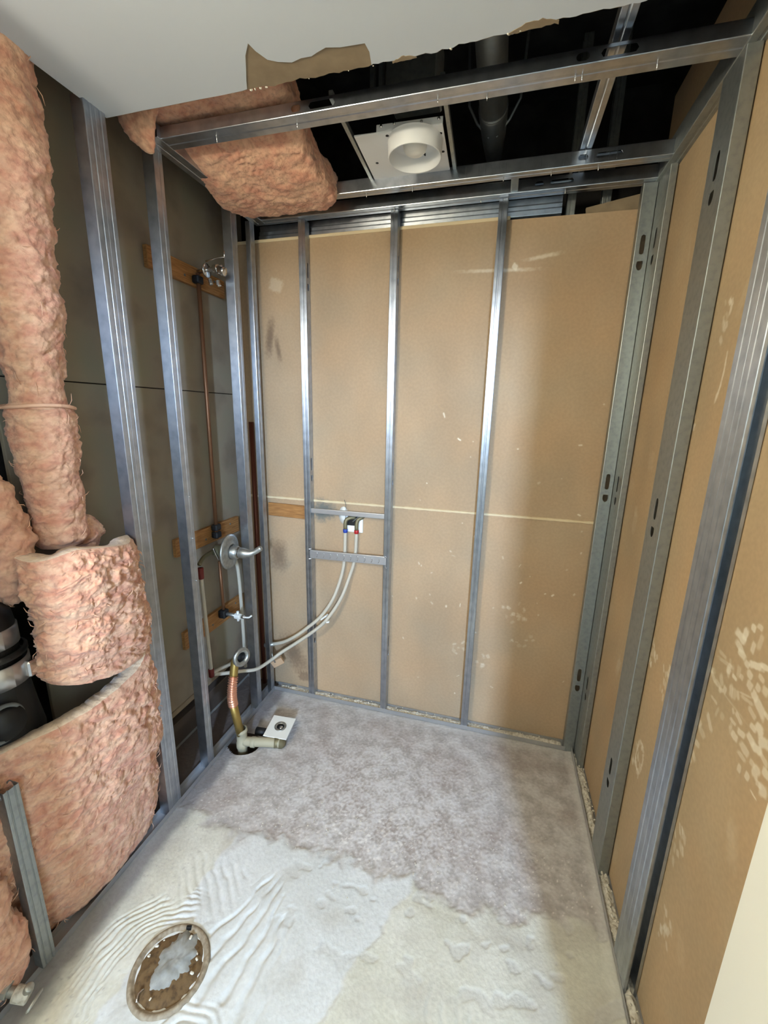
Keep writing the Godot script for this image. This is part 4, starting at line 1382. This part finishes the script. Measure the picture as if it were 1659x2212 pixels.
func collar(parent: Node, called: String, at: Vector3, dir: Vector3, r: float, h: float, m: Material, sides := 24) -> MeshInstance3D:
	var st := begin(sides > 8)
	var b := minf(0.0015, h * 0.2)
	lathe(st, [Vector2(0, 0), Vector2(r - b, 0), Vector2(r, b), Vector2(r, h - b), Vector2(r - b, h), Vector2(0, h)], axis(at, dir), sides)
	return obj(called, done(st), m, parent)

func plumbing() -> void:
	# white outlet box set into the back wall
	var ob := thing("outlet_box", "white plastic supply outlet box recessed in the back wall", "outlet box", Vector3(-0.66, 1.0, BACK + 0.004))
	var st := begin()
	# frame of four bars and a dark recess with the blanked round pocket at the left
	box(st, Vector3(-0.040, -0.058, -0.01), Vector3(-0.020, 0.034, 0.004), 0.002)
	box(st, Vector3(0.038, -0.058, -0.01), Vector3(0.060, 0.034, 0.004), 0.002)
	box(st, Vector3(-0.022, -0.058, -0.01), Vector3(0.040, -0.026, 0.004), 0.002)
	obj("frame", done(st), M.white_plastic, ob)
	st = begin()
	box(st, Vector3(-0.022, -0.028, -0.004), Vector3(0.040, 0.034, 0.0015), 0.0005)
	obj("recess", done(st), M.black, ob)
	st = begin(true)
	lathe(st, [Vector2(0, 0), Vector2(0.034, 0), Vector2(0.034, 0.004), Vector2(0.0, 0.005)], Transform3D(axis(Vector3(-0.038, 0.022, 0), Vector3.BACK).basis.scaled_local(Vector3(0.7, 1, 1.25)), Vector3(-0.038, 0.022, 0.0)), 28)
	obj("round_ear", done(st), M.white_plastic, ob)
	# wires tucked behind the bar
	var wr := begin(true)
	tube(wr, curve([Vector3(-0.03, 0.10, 0.012), Vector3(-0.018, 0.06, 0.02), Vector3(-0.028, -0.02, 0.014)]), 0.0014, 6)
	obj("wire", done(wr), M.stain, ob)
	wr = begin(true)
	tube(wr, curve([Vector3(0.055, 0.035, 0.02), Vector3(0.03, 0.012, 0.012), Vector3(0.01, -0.005, 0.006)]), 0.003, 6)
	obj("wire", done(wr), M.stain, ob)

	# the two plastic supply pipes
	var cold := thing("plastic_pipe", "cream plastic pipe with a blue ring running down from the outlet box", "pipe")
	var zc := BACK + 0.019
	pipe(cold, "tube", [Vector3(-0.684, 0.95, zc), Vector3(-0.688, 0.82, zc), Vector3(-0.702, 0.72, zc + 0.004), Vector3(-0.738, 0.60, zc + 0.03), Vector3(-0.80, 0.50, ZB + 0.018), Vector3(-0.87, 0.43, ZB + 0.022), Vector3(-0.945, 0.365, ZB + 0.022), Vector3(-1.02, 0.315, ZB + 0.015), Vector3(-1.10, 0.285, ZB + 0.012)], 0.0085, M.pex)
	collar(cold, "crimp_ring", Vector3(-0.684, 0.940, zc), Vector3.UP, 0.0115, 0.018, M.blue_ring)
	pipe(cold, "elbow", [Vector3(-0.684, 0.955, zc), Vector3(-0.684, 0.985, zc), Vector3(-0.678, 1.005, zc - 0.004), Vector3(-0.655, 1.014, zc - 0.012), Vector3(-0.64, 1.012, zc - 0.02)], 0.0095, M.old_brass)
	pipe(cold, "union", [Vector3(-1.075, 0.292, ZB + 0.013), Vector3(-1.13, 0.275, ZB + 0.010)], 0.012, M.dull_chrome, false)
	var hot := thing("plastic_pipe", "cream plastic pipe with a red ring running down from the outlet box", "pipe")
	pipe(hot, "tube", [Vector3(-0.627, 0.95, zc), Vector3(-0.634, 0.82, zc), Vector3(-0.660, 0.72, zc + 0.004), Vector3(-0.700, 0.60, zc + 0.03), Vector3(-0.77, 0.485, ZB + 0.026), Vector3(-0.85, 0.405, ZB + 0.030), Vector3(-0.93, 0.338, ZB + 0.032), Vector3(-1.01, 0.278, ZB + 0.05), Vector3(-1.05, 0.250, ZB + 0.095), Vector3(-1.070, 0.245, ZB + 0.15), Vector3(-1.085, 0.250, ZB + 0.19), Vector3(-1.13, 0.262, ZB + 0.235), Vector3(-1.19, 0.285, ZB + 0.31), Vector3(-1.20, 0.305, ZB + 0.345)], 0.0085, M.pex)
	collar(hot, "crimp_ring", Vector3(-0.627, 0.940, zc), Vector3.UP, 0.0115, 0.018, M.red_ring)
	pipe(hot, "elbow", [Vector3(-0.627, 0.955, zc), Vector3(-0.627, 0.985, zc), Vector3(-0.621, 1.008, zc - 0.004), Vector3(-0.605, 1.018, zc - 0.012), Vector3(-0.60, 1.022, zc - 0.02)], 0.0095, M.old_brass)
	var tie := thing("pipe_tie", "white plastic tie holding the two plastic pipes together", "tie", Vector3(-0.778, 0.503, ZB + 0.024))
	st = begin()
	box(st, Vector3(-0.004, -0.022, -0.012), Vector3(0.004, 0.022, 0.012), 0.0025, Transform3D(Basis(Vector3.BACK, -0.85), Vector3.ZERO))
	box(st, Vector3(-0.012, -0.024, 0.0), Vector3(0.004, -0.016, 0.012), 0.0015, Transform3D(Basis(Vector3.BACK, 0.3), Vector3(0.02, 0.0, 0)))
	obj("strap", done(st), M.white_plastic, tie)
	var pb := thing("wood_block", "small pale wood block hanging under the plastic pipes by the left corner", "block", Vector3(-1.045, 0.215, ZB + 0.04))
	st = begin()
	box(st, Vector3(-0.03, -0.026, -0.012), Vector3(0.03, 0.014, 0.012), 0.002, Transform3D(Basis.from_euler(Vector3(0.1, 0.5, 0.45)), Vector3.ZERO))
	obj("block", done(st), M.pale_wood, pb)
	st = begin(true)
	tube(st, curve([Vector3(-0.002, 0.0, 0.016), Vector3(-0.012, 0.035, 0.022), Vector3(-0.022, 0.055, 0.01)]), 0.0035, 6)
	obj("tie", done(st), M.dull_chrome, pb)

	# wood blocking behind the valves
	var planks := [["orange wood plank behind the chrome shower outlet high on the left wall", 1.985, 0.072], ["wood plank behind the round mixer plate on the left wall", 0.912, 0.076], ["wood plank behind the small stub valve low on the left wall", 0.490, 0.082]]
	for p in planks:
		var w := thing("wood_plank", p[0], "plank", Vector3(LEFT, p[1], -1.335))
		st = begin()
		box(st, Vector3(0.0, 0.0, -0.43), Vector3(0.019, p[2], 0.0), 0.002)
		var body := obj("plank", done(st), M.wood, w)
		for z in [-0.36, -0.18]:
			st = begin(true)
			lathe(st, [Vector2(0.005, 0.0), Vector2(0.005, 0.0008), Vector2(0.0, 0.001)], axis(Vector3(0.019, p[2] * (0.7 if z < -0.3 else 0.35), z), Vector3.RIGHT), 12)
			obj("nail_hole", done(st), M.stain, body)
	var wb := thing("wood_block", "short orange wood batten on the back wall left of the outlet box", "block", Vector3(-1.10, 0.990, BACK + 0.004))
	st = begin()
	box(st, Vector3(0.0, 0.0, 0.0), Vector3(0.212, 0.066, 0.012), 0.0015, Transform3D(Basis(Vector3.BACK, -0.018), Vector3.ZERO))
	obj("batten", done(st), M.wood_across, wb)
	wb = null

	# copper riser from mixer to shower outlet, and its tail to the stub valve
	var cu := thing("copper_pipe", "brown copper pipe rising from the mixer to the shower outlet", "pipe")
	pipe(cu, "tube", [Vector3(-1.21, 0.93, -1.562), Vector3(-1.21, 2.03, -1.566)], 0.0085, M.copper, false)
	for y in [0.985, 2.005, 0.95]:
		st = begin()
		box(st, Vector3(-1.226, y - 0.014, -1.582), Vector3(-1.196, y + 0.014, -1.545), 0.004)
		obj("black_clamp", done(st), M.black, cu)
	var cl := thing("copper_pipe", "thin brown copper pipe from the mixer down to the small stub valve", "pipe")
	pipe(cl, "tube", [Vector3(-1.21, 0.82, -1.568), Vector3(-1.21, 0.55, -1.572)], 0.0075, M.copper, false)
	st = begin()
	box(st, Vector3(-1.228, 0.535, -1.590), Vector3(-1.192, 0.575, -1.55), 0.005)
	obj("black_clamp", done(st), M.black, cl)
	var riser := thing("copper_pipe", "dark red copper riser standing behind the studs in the back left corner", "pipe")
	pipe(riser, "tube", [Vector3(-1.164, 0.02, -1.815), Vector3(-1.164, 1.45, -1.815)], 0.012, M.copper_red, false)

	# shower outlet
	var sh := thing("shower_outlet", "chrome shower arm fittings high on the left wall", "shower fitting", Vector3(-1.21, 2.035, -1.566))
	pipe(sh, "arm", [Vector3(0.0, 0.0, 0.0), Vector3(0.05, 0.004, 0.0), Vector3(0.115, 0.010, 0.0)], 0.008, M.chrome, false)
	collar(sh, "flange", Vector3(0.038, 0.002, 0), Vector3.RIGHT, 0.026, 0.007, M.chrome)
	collar(sh, "nut", Vector3(0.075, 0.005, 0), Vector3.RIGHT, 0.017, 0.020, M.chrome, 8)
	collar(sh, "open_end", Vector3(0.095, 0.0, 0.0), Vector3(1, -0.25, 0), 0.016, 0.030, M.chrome)
	pipe(sh, "bracket", [Vector3(0.04, 0.035, 0.0), Vector3(0.10, 0.045, 0.0), Vector3(0.125, 0.045, 0.0), Vector3(0.125, 0.065, 0.0)], 0.003, M.bright, false)
	for q in [Vector3(0.055, -0.03, 0.004), Vector3(0.085, -0.035, -0.004)]: collar(sh, "screw_lug", q, Vector3(0.3, -1, 0), 0.008, 0.022, M.chrome, 8)

	# mixer valve
	var mx := thing("mixer_valve", "chrome shower mixer with a tilted round plate and lever handle", "valve", Vector3(-1.21, 0.880, -1.545))
	st = begin(true)
	var tilt := Vector3(1.0, 0.0, -0.12)
	var pc := Vector3(0.075, 0.005, 0.005)
	lathe(st, [Vector2(0.034, 0.002), Vector2(0.076, -0.002), Vector2(0.080, 0.001), Vector2(0.080, 0.006), Vector2(0.072, 0.010), Vector2(0.058, 0.012), Vector2(0.052, 0.010), Vector2(0.040, 0.014), Vector2(0.034, 0.016), Vector2(0.033, 0.002)], axis(pc, tilt), 48)
	var es := obj("escutcheon", done(st), M.dull_chrome, mx)
	collar(mx, "body", Vector3(0.0, 0.0, 0.0), Vector3.RIGHT, 0.026, 0.06, M.old_brass)
	var ct := collar(mx, "cartridge", Vector3(0.06, 0.002, 0.006), tilt, 0.030, 0.058, M.dull_chrome)
	collar(ct, "cap_nut", Vector3(0.117, 0.003, 0.0), tilt, 0.025, 0.012, M.chrome, 8)
	st = begin(true)
	var path := curve([Vector3(0.127, 0.003, 0.0), Vector3(0.155, 0.002, -0.002), Vector3(0.180, 0.004, -0.006), Vector3(0.203, 0.015, -0.014), Vector3(0.226, 0.032, -0.022)], 0.004)
	var rad := []
	for i in path.size():
		var f := float(i) / (path.size() - 1)
		rad.append(lerpf(0.0235, 0.0125, smoothstep(0.15, 0.65, f)) * (1.0 - 0.5 * smoothstep(0.93, 1.0, f)))
	st = begin(true)
	tube(st, path, rad, 16)
	obj("lever", done(st), M.dull_chrome, ct)
	st = begin()
	box(st, Vector3(-0.002, -0.035, -0.004), Vector3(0.002, 0.03, 0.004), 0.001, Transform3D(Basis.from_euler(Vector3(0.45, 0, 0)), Vector3(0.062, 0.018, 0.078)))
	obj("side_clip", done(st), M.bright, es)
	pipe(mx, "inlet", [Vector3(0.0, 0.0, 0.02), Vector3(-0.005, -0.01, 0.075), Vector3(0.0, -0.03, 0.112)], 0.009, M.old_brass)
	# plastic drops below the mixer
	var pl := thing("plastic_pipe", "cream plastic pipe with red fittings dropping beside the slim left stud", "pipe")
	pipe(pl, "tube", [Vector3(-1.20, 0.80, -1.426), Vector3(-1.20, 0.6, -1.432), Vector3(-1.20, 0.34, -1.440)], 0.0085, M.pex)
	collar(pl, "red_fitting", Vector3(-1.20, 0.79, -1.426), Vector3.UP, 0.013, 0.05, M.red_dull)
	collar(pl, "red_fitting", Vector3(-1.20, 0.30, -1.440), Vector3.UP, 0.013, 0.04, M.red_dull)
	pipe(pl, "branch", [Vector3(-1.20, 0.315, -1.445), Vector3(-1.20, 0.295, -1.52), Vector3(-1.20, 0.27, -1.60)], 0.0085, M.pex)
	var pr := thing("plastic_pipe", "grey plastic pipe dropping straight down from under the mixer lever", "pipe")
	pipe(pr, "tube", [Vector3(-1.19, 0.86, -1.62), Vector3(-1.185, 0.76, -1.665), Vector3(-1.185, 0.52, -1.678), Vector3(-1.185, 0.20, -1.680)], 0.0085, M.pex)
	# stub valve
	var sv := thing("stub_valve", "small pale stub valve with a thin lever below the mixer", "valve", Vector3(-1.21, 0.555, -1.572))
	pipe(sv, "stub", [Vector3(0.0, 0.0, 0.0), Vector3(0.07, -0.004, 0.0)], 0.009, M.dull_chrome, false)
	collar(sv, "body", Vector3(0.062, -0.004, 0), Vector3.RIGHT, 0.014, 0.03, M.white_plastic, 8)
	collar(sv, "stem_nut", Vector3(0.092, -0.004, 0), Vector3.RIGHT, 0.008, 0.02, M.chrome)
	pipe(sv, "lever", [Vector3(0.105, -0.004, 0), Vector3(0.135, -0.002, 0.0), Vector3(0.150, 0.010, -0.002)], 0.004, M.white_plastic)
	pipe(sv, "spindle", [Vector3(0.077, -0.028, 0), Vector3(0.077, 0.022, 0)], 0.006, M.white_plastic, false)

	# tub waste and overflow
	var ov := thing("overflow_pipe", "brass overflow pipe with a ribbed copper section and a grey ring on top", "pipe")
	var rc := Vector3(-1.005, 0.462, -1.400)
	st = begin(true)
	lathe(st, [Vector2(0.022, -0.006), Vector2(0.036, -0.008), Vector2(0.041, -0.004), Vector2(0.041, 0.004), Vector2(0.036, 0.009), Vector2(0.028, 0.009), Vector2(0.022, 0.004), Vector2(0.021, -0.006)], axis(rc, Vector3(0.93, 0.12, 0.35)), 36)
	obj("gasket_ring", done(st), M.dull_chrome, ov)
	st = begin(true)
	lathe(st, [Vector2(0.0, -0.004), Vector2(0.022, -0.004), Vector2(0.022, -0.007), Vector2(0.0, -0.008)], axis(rc, Vector3(0.93, 0.12, 0.35)), 24)
	obj("opening", done(st), M.black, ov)
	pipe(ov, "elbow", [rc + Vector3(-0.006, -0.001, -0.002), Vector3(-1.024, 0.458, -1.405), Vector3(-1.037, 0.440, -1.402), Vector3(-1.038, 0.412, -1.392), Vector3(-1.037, 0.372, -1.380)], 0.0175, M.brass)
	st = begin(true)
	var cp := curve([Vector3(-1.037, 0.375, -1.380), Vector3(-1.034, 0.330, -1.362), Vector3(-1.032, 0.285, -1.354), Vector3(-1.032, 0.248, -1.358)], 0.0018)
	var cr := []
	for i in cp.size(): cr.append(0.0185 + 0.0028 * cos(i * TAU / 5.0))
	tube(st, cp, cr, 22)
	obj("ribbed_section", done(st), M.copper_bright, ov)
	pipe(ov, "tailpipe", [Vector3(-1.032, 0.25, -1.358), Vector3(-1.030, 0.07, -1.392)], 0.0175, M.brass, false)
	var wt := thing("waste_tee", "cream waste tee with its arm lying on the floor below the brass pipe", "pipe fitting")
	st = begin(true)
	lathe(st, [Vector2(0.019, 0.10), Vector2(0.025, 0.10), Vector2(0.026, 0.085), Vector2(0.023, 0.08), Vector2(0.023, 0.03), Vector2(0.026, 0.028), Vector2(0.026, 0.005), Vector2(0.022, 0.0), Vector2(0.022, -0.09), Vector2(0.0, -0.09)], Transform3D(Basis(), Vector3(-1.028, -0.005, -1.398)), 28)
	obj("tee_body", done(st), M.cream_pvc, wt)
	pipe(wt, "arm", [Vector3(-1.018, 0.028, -1.398), Vector3(-0.93, 0.030, -1.418), Vector3(-0.862, 0.024, -1.440)], 0.0205, M.cream_pvc)
	collar(wt, "arm_collar", Vector3(-0.985, 0.029, -1.404), Vector3(1, 0.0, -0.2), 0.0235, 0.02, M.cream_pvc)
	pipe(wt, "shoe", [Vector3(-0.885, 0.026, -1.432), Vector3(-0.862, 0.022, -1.444), Vector3(-0.858, 0.010, -1.450)], 0.0225, M.old_brass)
	pipe(wt, "rubber_sleeve", [Vector3(-1.0, 0.03, -1.47), Vector3(-0.955, 0.028, -1.475)], 0.018, M.black, false)
	var dp := thing("drain_plate", "white square plate with a chrome drain ring on the alcove floor", "drain", Vector3(-0.893, 0.052, -1.502))
	dp.basis = Basis.from_euler(Vector3(0.06, 0.12, -0.05))
	st = begin()
	box(st, Vector3(-0.056, -0.004, -0.064), Vector3(0.056, 0.0, 0.064), 0.0012)
	obj("plate", done(st), M.white_plastic, dp)
	st = begin(true)
	lathe(st, [Vector2(0.014, -0.005), Vector2(0.017, 0.002), Vector2(0.024, 0.0035), Vector2(0.028, 0.002), Vector2(0.028, 0.0)], Transform3D(Basis(), Vector3(0.002, 0, -0.002)), 32)
	var dr := obj("drain_ring", done(st), M.dull_chrome, dp)
	st = begin(true)
	lathe(st, [Vector2(0.0, 0.0006), Vector2(0.018, 0.0006), Vector2(0.018, 0.0)], Transform3D(Basis(), Vector3(0.002, 0.0006, -0.002)), 24)
	obj("drain_throat", done(st), M.black, dr)
	st = begin(true)
	lathe(st, [Vector2(0.0, 0.004), Vector2(0.004, 0.003), Vector2(0.008, 0.0015), Vector2(0.009, 0.0)], Transform3D(Basis(), Vector3(0.006, 0.001, 0.002)), 12)
	obj("drain_screw", done(st), M.chrome, dr)
	collar(dp, "tail", Vector3(0.0, -0.052, 0.0), Vector3.UP, 0.02, 0.048, M.old_brass)

	# black soil pipe with banded couplings at the picture edge
	var so := thing("soil_pipe", "black soil pipe with two silver banded couplings behind the pink insulation", "pipe", Vector3(-1.20, 0.0, -0.645))
	st = begin(true)
	lathe(st, [Vector2(0.050, 0.05), Vector2(0.050, 0.60), Vector2(0.083, 0.61), Vector2(0.086, 0.66), Vector2(0.078, 0.72), Vector2(0.070, 0.80), Vector2(0.062, 0.84), Vector2(0.060, 0.95), Vector2(0.062, 0.97), Vector2(0.058, 1.00), Vector2(0.030, 1.035), Vector2(0.0, 1.04)], Transform3D(), 36)
	obj("pipe", done(st), M.abs, so)
	for q in [[0.915, 0.965, 0.0655, "upper_band"], [0.815, 0.875, 0.078, "lower_band"]]:
		st = begin(true)
		lathe(st, [Vector2(q[2] - 0.004, q[0]), Vector2(q[2], q[0] + 0.002), Vector2(q[2], q[1] - 0.002), Vector2(q[2] - 0.004, q[1])], Transform3D(), 40)
		obj("steel_band", done(st), M.steel_band, so)
	st = begin(true)
	lathe(st, [Vector2(0.07, 0.885), Vector2(0.078, 0.889), Vector2(0.078, 0.899), Vector2(0.07, 0.903)], Transform3D(), 40)
	obj("rubber_ring", done(st), M.abs, so)
	st = begin()
	box(st, Vector3(0.055, 0.822, -0.072), Vector3(0.085, 0.866, -0.030), 0.004)
	obj("clamp_screw", done(st), M.bright, so)
	st = begin(true)
	tube(st, PackedVector3Array([Vector3(0.02, 0.73, 0.02), Vector3(0.085, 0.745, 0.045)]), [0.045, 0.045], 30)
	obj("branch", done(st), M.abs, so)
	st = begin(true)
	var br := PackedVector3Array()
	for i in 31:
		var a := TAU * i / 30.0
		br.append(Vector3(0.087, 0.746 + 0.045 * sin(a), 0.047 + 0.045 * cos(a)))
	tube(st, br, 0.005, 8, false)
	obj("branch_rim", done(st), M.stain, so)

	# supply stop near the floor at the picture edge
	var sp := thing("stop_valve", "crusted chrome stop valve sticking out at the lower left corner", "valve", Vector3(-1.08, 0.085, -0.462))
	pipe(sp, "stub", [Vector3(-0.06, 0.03, 0.02), Vector3(0.0, 0.01, 0.0), Vector3(0.045, -0.002, -0.012)], 0.011, M.dull_chrome)
	collar(sp, "nut", Vector3(0.0, 0.012, 0.0), Vector3(1, -0.2, -0.3), 0.018, 0.02, M.dull_chrome, 8)
	collar(sp, "body", Vector3(0.03, 0.0, -0.008), Vector3(1, -0.3, -0.3), 0.017, 0.035, M.mud, 10)
	collar(sp, "outlet", Vector3(0.056, 0.0, -0.018), Vector3(0.5, 0.9, -0.1), 0.010, 0.024, M.dull_chrome)
	st = begin(true)
	lathe(st, [Vector2(0.0, 0.0), Vector2(0.022, 0.001), Vector2(0.024, 0.005), Vector2(0.02, 0.008), Vector2(0.0, 0.008)], Transform3D(axis(Vector3(0.068, -0.025, -0.02), Vector3(1, -0.6, -0.2)).basis.scaled_local(Vector3(0.5, 1, 1)), Vector3(0.068, -0.025, -0.02)), 20)
	obj("handle", done(st), M.dull_chrome, sp)

# ---------------------------------------------------------------- small things
func small_things() -> void:
	# closet flange packed with rag and old wax
	var fl := thing("closet_flange", "round rusty toilet flange packed with grey putty in the floor", "flange", Vector3(-0.758, 0.002, -0.650))
	var st := begin(true)
	lathe(st, [Vector2(0.104, 0.0), Vector2(0.102, 0.007), Vector2(0.096, 0.010), Vector2(0.091, 0.008), Vector2(0.088, 0.003), Vector2(0.085, 0.002)], Transform3D(), 56)
	obj("rim", done(st), mud_rim(), fl)
	# stained ring and putty: one rumpled disc each
	var disc := func(rad: float, base: float, amp: float, lobes: float, sd: float) -> ArrayMesh:
		var s := begin(true)
		var rings := 16
		var sides := 56
		var p := func(i: int, k: int) -> Vector3:
			var a := TAU * (k % sides) / sides
			var f := float(i) / rings
			var r := rad * f * (1.0 + lobes * n2.get_noise_2d(cos(a) * 1.3 + sd, sin(a) * 1.3) + lobes * 0.5 * n2.get_noise_2d(cos(a) * 4.0 + sd, sin(a) * 4.0))
			var x := r * cos(a)
			var z := r * sin(a)
			return Vector3(x, base * (1.0 - pow(f, 4.0)) + amp * n1.get_noise_2d(x * 26.0 + sd, z * 26.0) * (1.0 - f * f * 0.7), z)
		for i in rings:
			for k in sides:
				if i == 0: tri(s, p.call(0, 0), p.call(1, k), p.call(1, k + 1))
				else: quad(s, p.call(i, k + 1), p.call(i + 1, k + 1), p.call(i + 1, k), p.call(i, k))
		return done(s)
	var rust := mat("rust", Color(0.43, 0.35, 0.24), 0.85)
	rust.albedo_texture = noise_tex(111, 0.03, 4, [Color(0.5, 0.45, 0.42), Color(0.95, 0.92, 0.85), Color(1, 1, 1)], 256)
	tri_map(rust, 7.0)
	var putty := mat("putty", Color(0.66, 0.67, 0.66), 0.8)
	putty.albedo_texture = noise_tex(112, 0.02, 4, [Color(0.75, 0.75, 0.74), Color(1, 1, 1)], 256)
	tri_map(putty, 6.0)
	var wx := obj("stained_wax", disc.call(0.088, 0.011, 0.005, 0.0, 3.0), rust, fl)
	var pu := obj("putty", disc.call(0.056, 0.017, 0.007, 0.22, 8.0), putty, fl)
	pu.position = Vector3(0.004, 0.001, -0.016)
	pu.scale = Vector3(1.05, 1.0, 1.35)
	var r := RandomNumberGenerator.new()
	r.seed = 9
	for k in 9:
		var a := r.randf() * TAU
		var q := r.randf_range(0.0025, 0.006)
		st = begin()
		box(st, Vector3(-q, -q * 0.4, -q * 0.6), Vector3(q, q * 0.5, q * 0.6), q * 0.35, Transform3D(Basis(Vector3.UP, a), Vector3(cos(a) * 0.07, 0.015, sin(a) * 0.07)))
		obj("white_chip", done(st), M.gypsum, wx)
	st = begin()
	box(st, Vector3(-0.007, 0.0, -0.004), Vector3(0.007, 0.012, 0.004), 0.001, Transform3D(Basis(Vector3.UP, 0.3), Vector3(-0.012, 0.003, -0.090)))
	obj("bolt_slot", done(st), M.black, fl)
	st = begin(true)
	tube(st, curve([Vector3(-0.03, 0.012, 0.058), Vector3(-0.035, 0.014, 0.07), Vector3(-0.028, 0.012, 0.084)]), 0.0022, 6)
	obj("bolt", done(st), M.bright, fl)
	# plaster droppings along the tracks
	var crust := func(parent: MeshInstance3D, a: Vector3, b: Vector3, across: Vector3, hgt: float, sd: float) -> void:
		var s := begin(true)
		var n := int((b - a).length() / 0.004)
		var rows := []
		for i in n + 1:
			var p := a.lerp(b, float(i) / n)
			var row := []
			for k in 8:
				var f := float(k) / 7.0
				var q := p + across * f
				var lump := 0.55 + 0.55 * n1.get_noise_2d(i * 0.06 + sd, f * 1.2) + 0.35 * n1.get_noise_2d(i * 0.3 + sd, f * 4.0)
				row.append(q + Vector3(0, hgt * clampf(lump, 0.0, 1.3) * (0.35 + 0.65 * sin(f * PI)), 0) + Vector3(n1.get_noise_2d(i * 0.4, f * 9.0 + sd), 0, n1.get_noise_2d(i * 0.4 + 50.0, f * 9.0 + sd)) * 0.003)
			rows.append(row)
		for i in n:
			for k in 7:
				if across.x > 0.0: quad(s, rows[i][k], rows[i + 1][k], rows[i + 1][k + 1], rows[i][k + 1])
				else: quad(s, rows[i][k], rows[i][k + 1], rows[i + 1][k + 1], rows[i + 1][k])
		obj("crust", done(s), M.mud, parent)
	var crumbs := func(called: String, label: String, count: int, sd: int, place: Callable, lo: float, hi: float) -> void:
		var rr := RandomNumberGenerator.new()
		rr.seed = sd
		var s := begin()
		for k in count:
			var q := rr.randf_range(lo, hi) * 0.75
			var p: Vector3 = place.call(rr)
			box(s, Vector3(-q, -q * 0.6, -q * 0.8), Vector3(q, q * 0.6, q * 0.8), q * 0.4, Transform3D(Basis.from_euler(Vector3(rr.randf() * 3.0, rr.randf() * 3.0, rr.randf() * 3.0)), p))
		var o := obj(called, done(s), M.mud)
		tag(o, label, "plaster", "", "stuff")
		if label.contains("right wall"): crust.call(o, Vector3(XR + 0.001, 0.008, -1.78), Vector3(XR + 0.001, 0.008, -0.64), Vector3(0.033, 0, 0), 0.030, 3.0)
		if label.contains("back wall"): crust.call(o, Vector3(-1.06, 0.006, ZB - 0.002), Vector3(0.39, 0.006, ZB - 0.002), Vector3(0, 0, -0.042), 0.022, 40.0)
	crumbs.call("plaster_debris", "pale plaster crumbs lying in the floor track of the back wall", 110, 61, func(rr: RandomNumberGenerator) -> Vector3: return Vector3(rr.randf_range(-1.05, 0.38), 0.012 + rr.randf() * 0.016, ZB - 0.006 - rr.randf() * 0.030), 0.002, 0.0055)
	crumbs.call("plaster_debris", "thick pale plaster crust lying in the floor track of the right wall", 110, 62, func(rr: RandomNumberGenerator) -> Vector3: return Vector3(XR + 0.006 + rr.randf() * 0.024, 0.020 + rr.randf() * 0.016, rr.randf_range(-1.78, -0.66)), 0.002, 0.0065)
	crumbs.call("plaster_debris", "white chips and dust scattered over the alcove floor", 150, 63, func(rr: RandomNumberGenerator) -> Vector3: return Vector3(clampf(rr.randfn(-0.38, 0.26), -1.0, 0.38), 0.0025, clampf(rr.randfn(-1.12, 0.13), -1.7, -0.95)), 0.0010, 0.0036)

func mud_rim() -> Material:
	var m := mat("flange_rim", Color(0.70, 0.66, 0.58), 0.7)
	m.albedo_texture = noise_tex(113, 0.03, 3, [Color(0.65, 0.6, 0.55), Color(1, 1, 1)], 256)
	tri_map(m, 7.0)
	return m
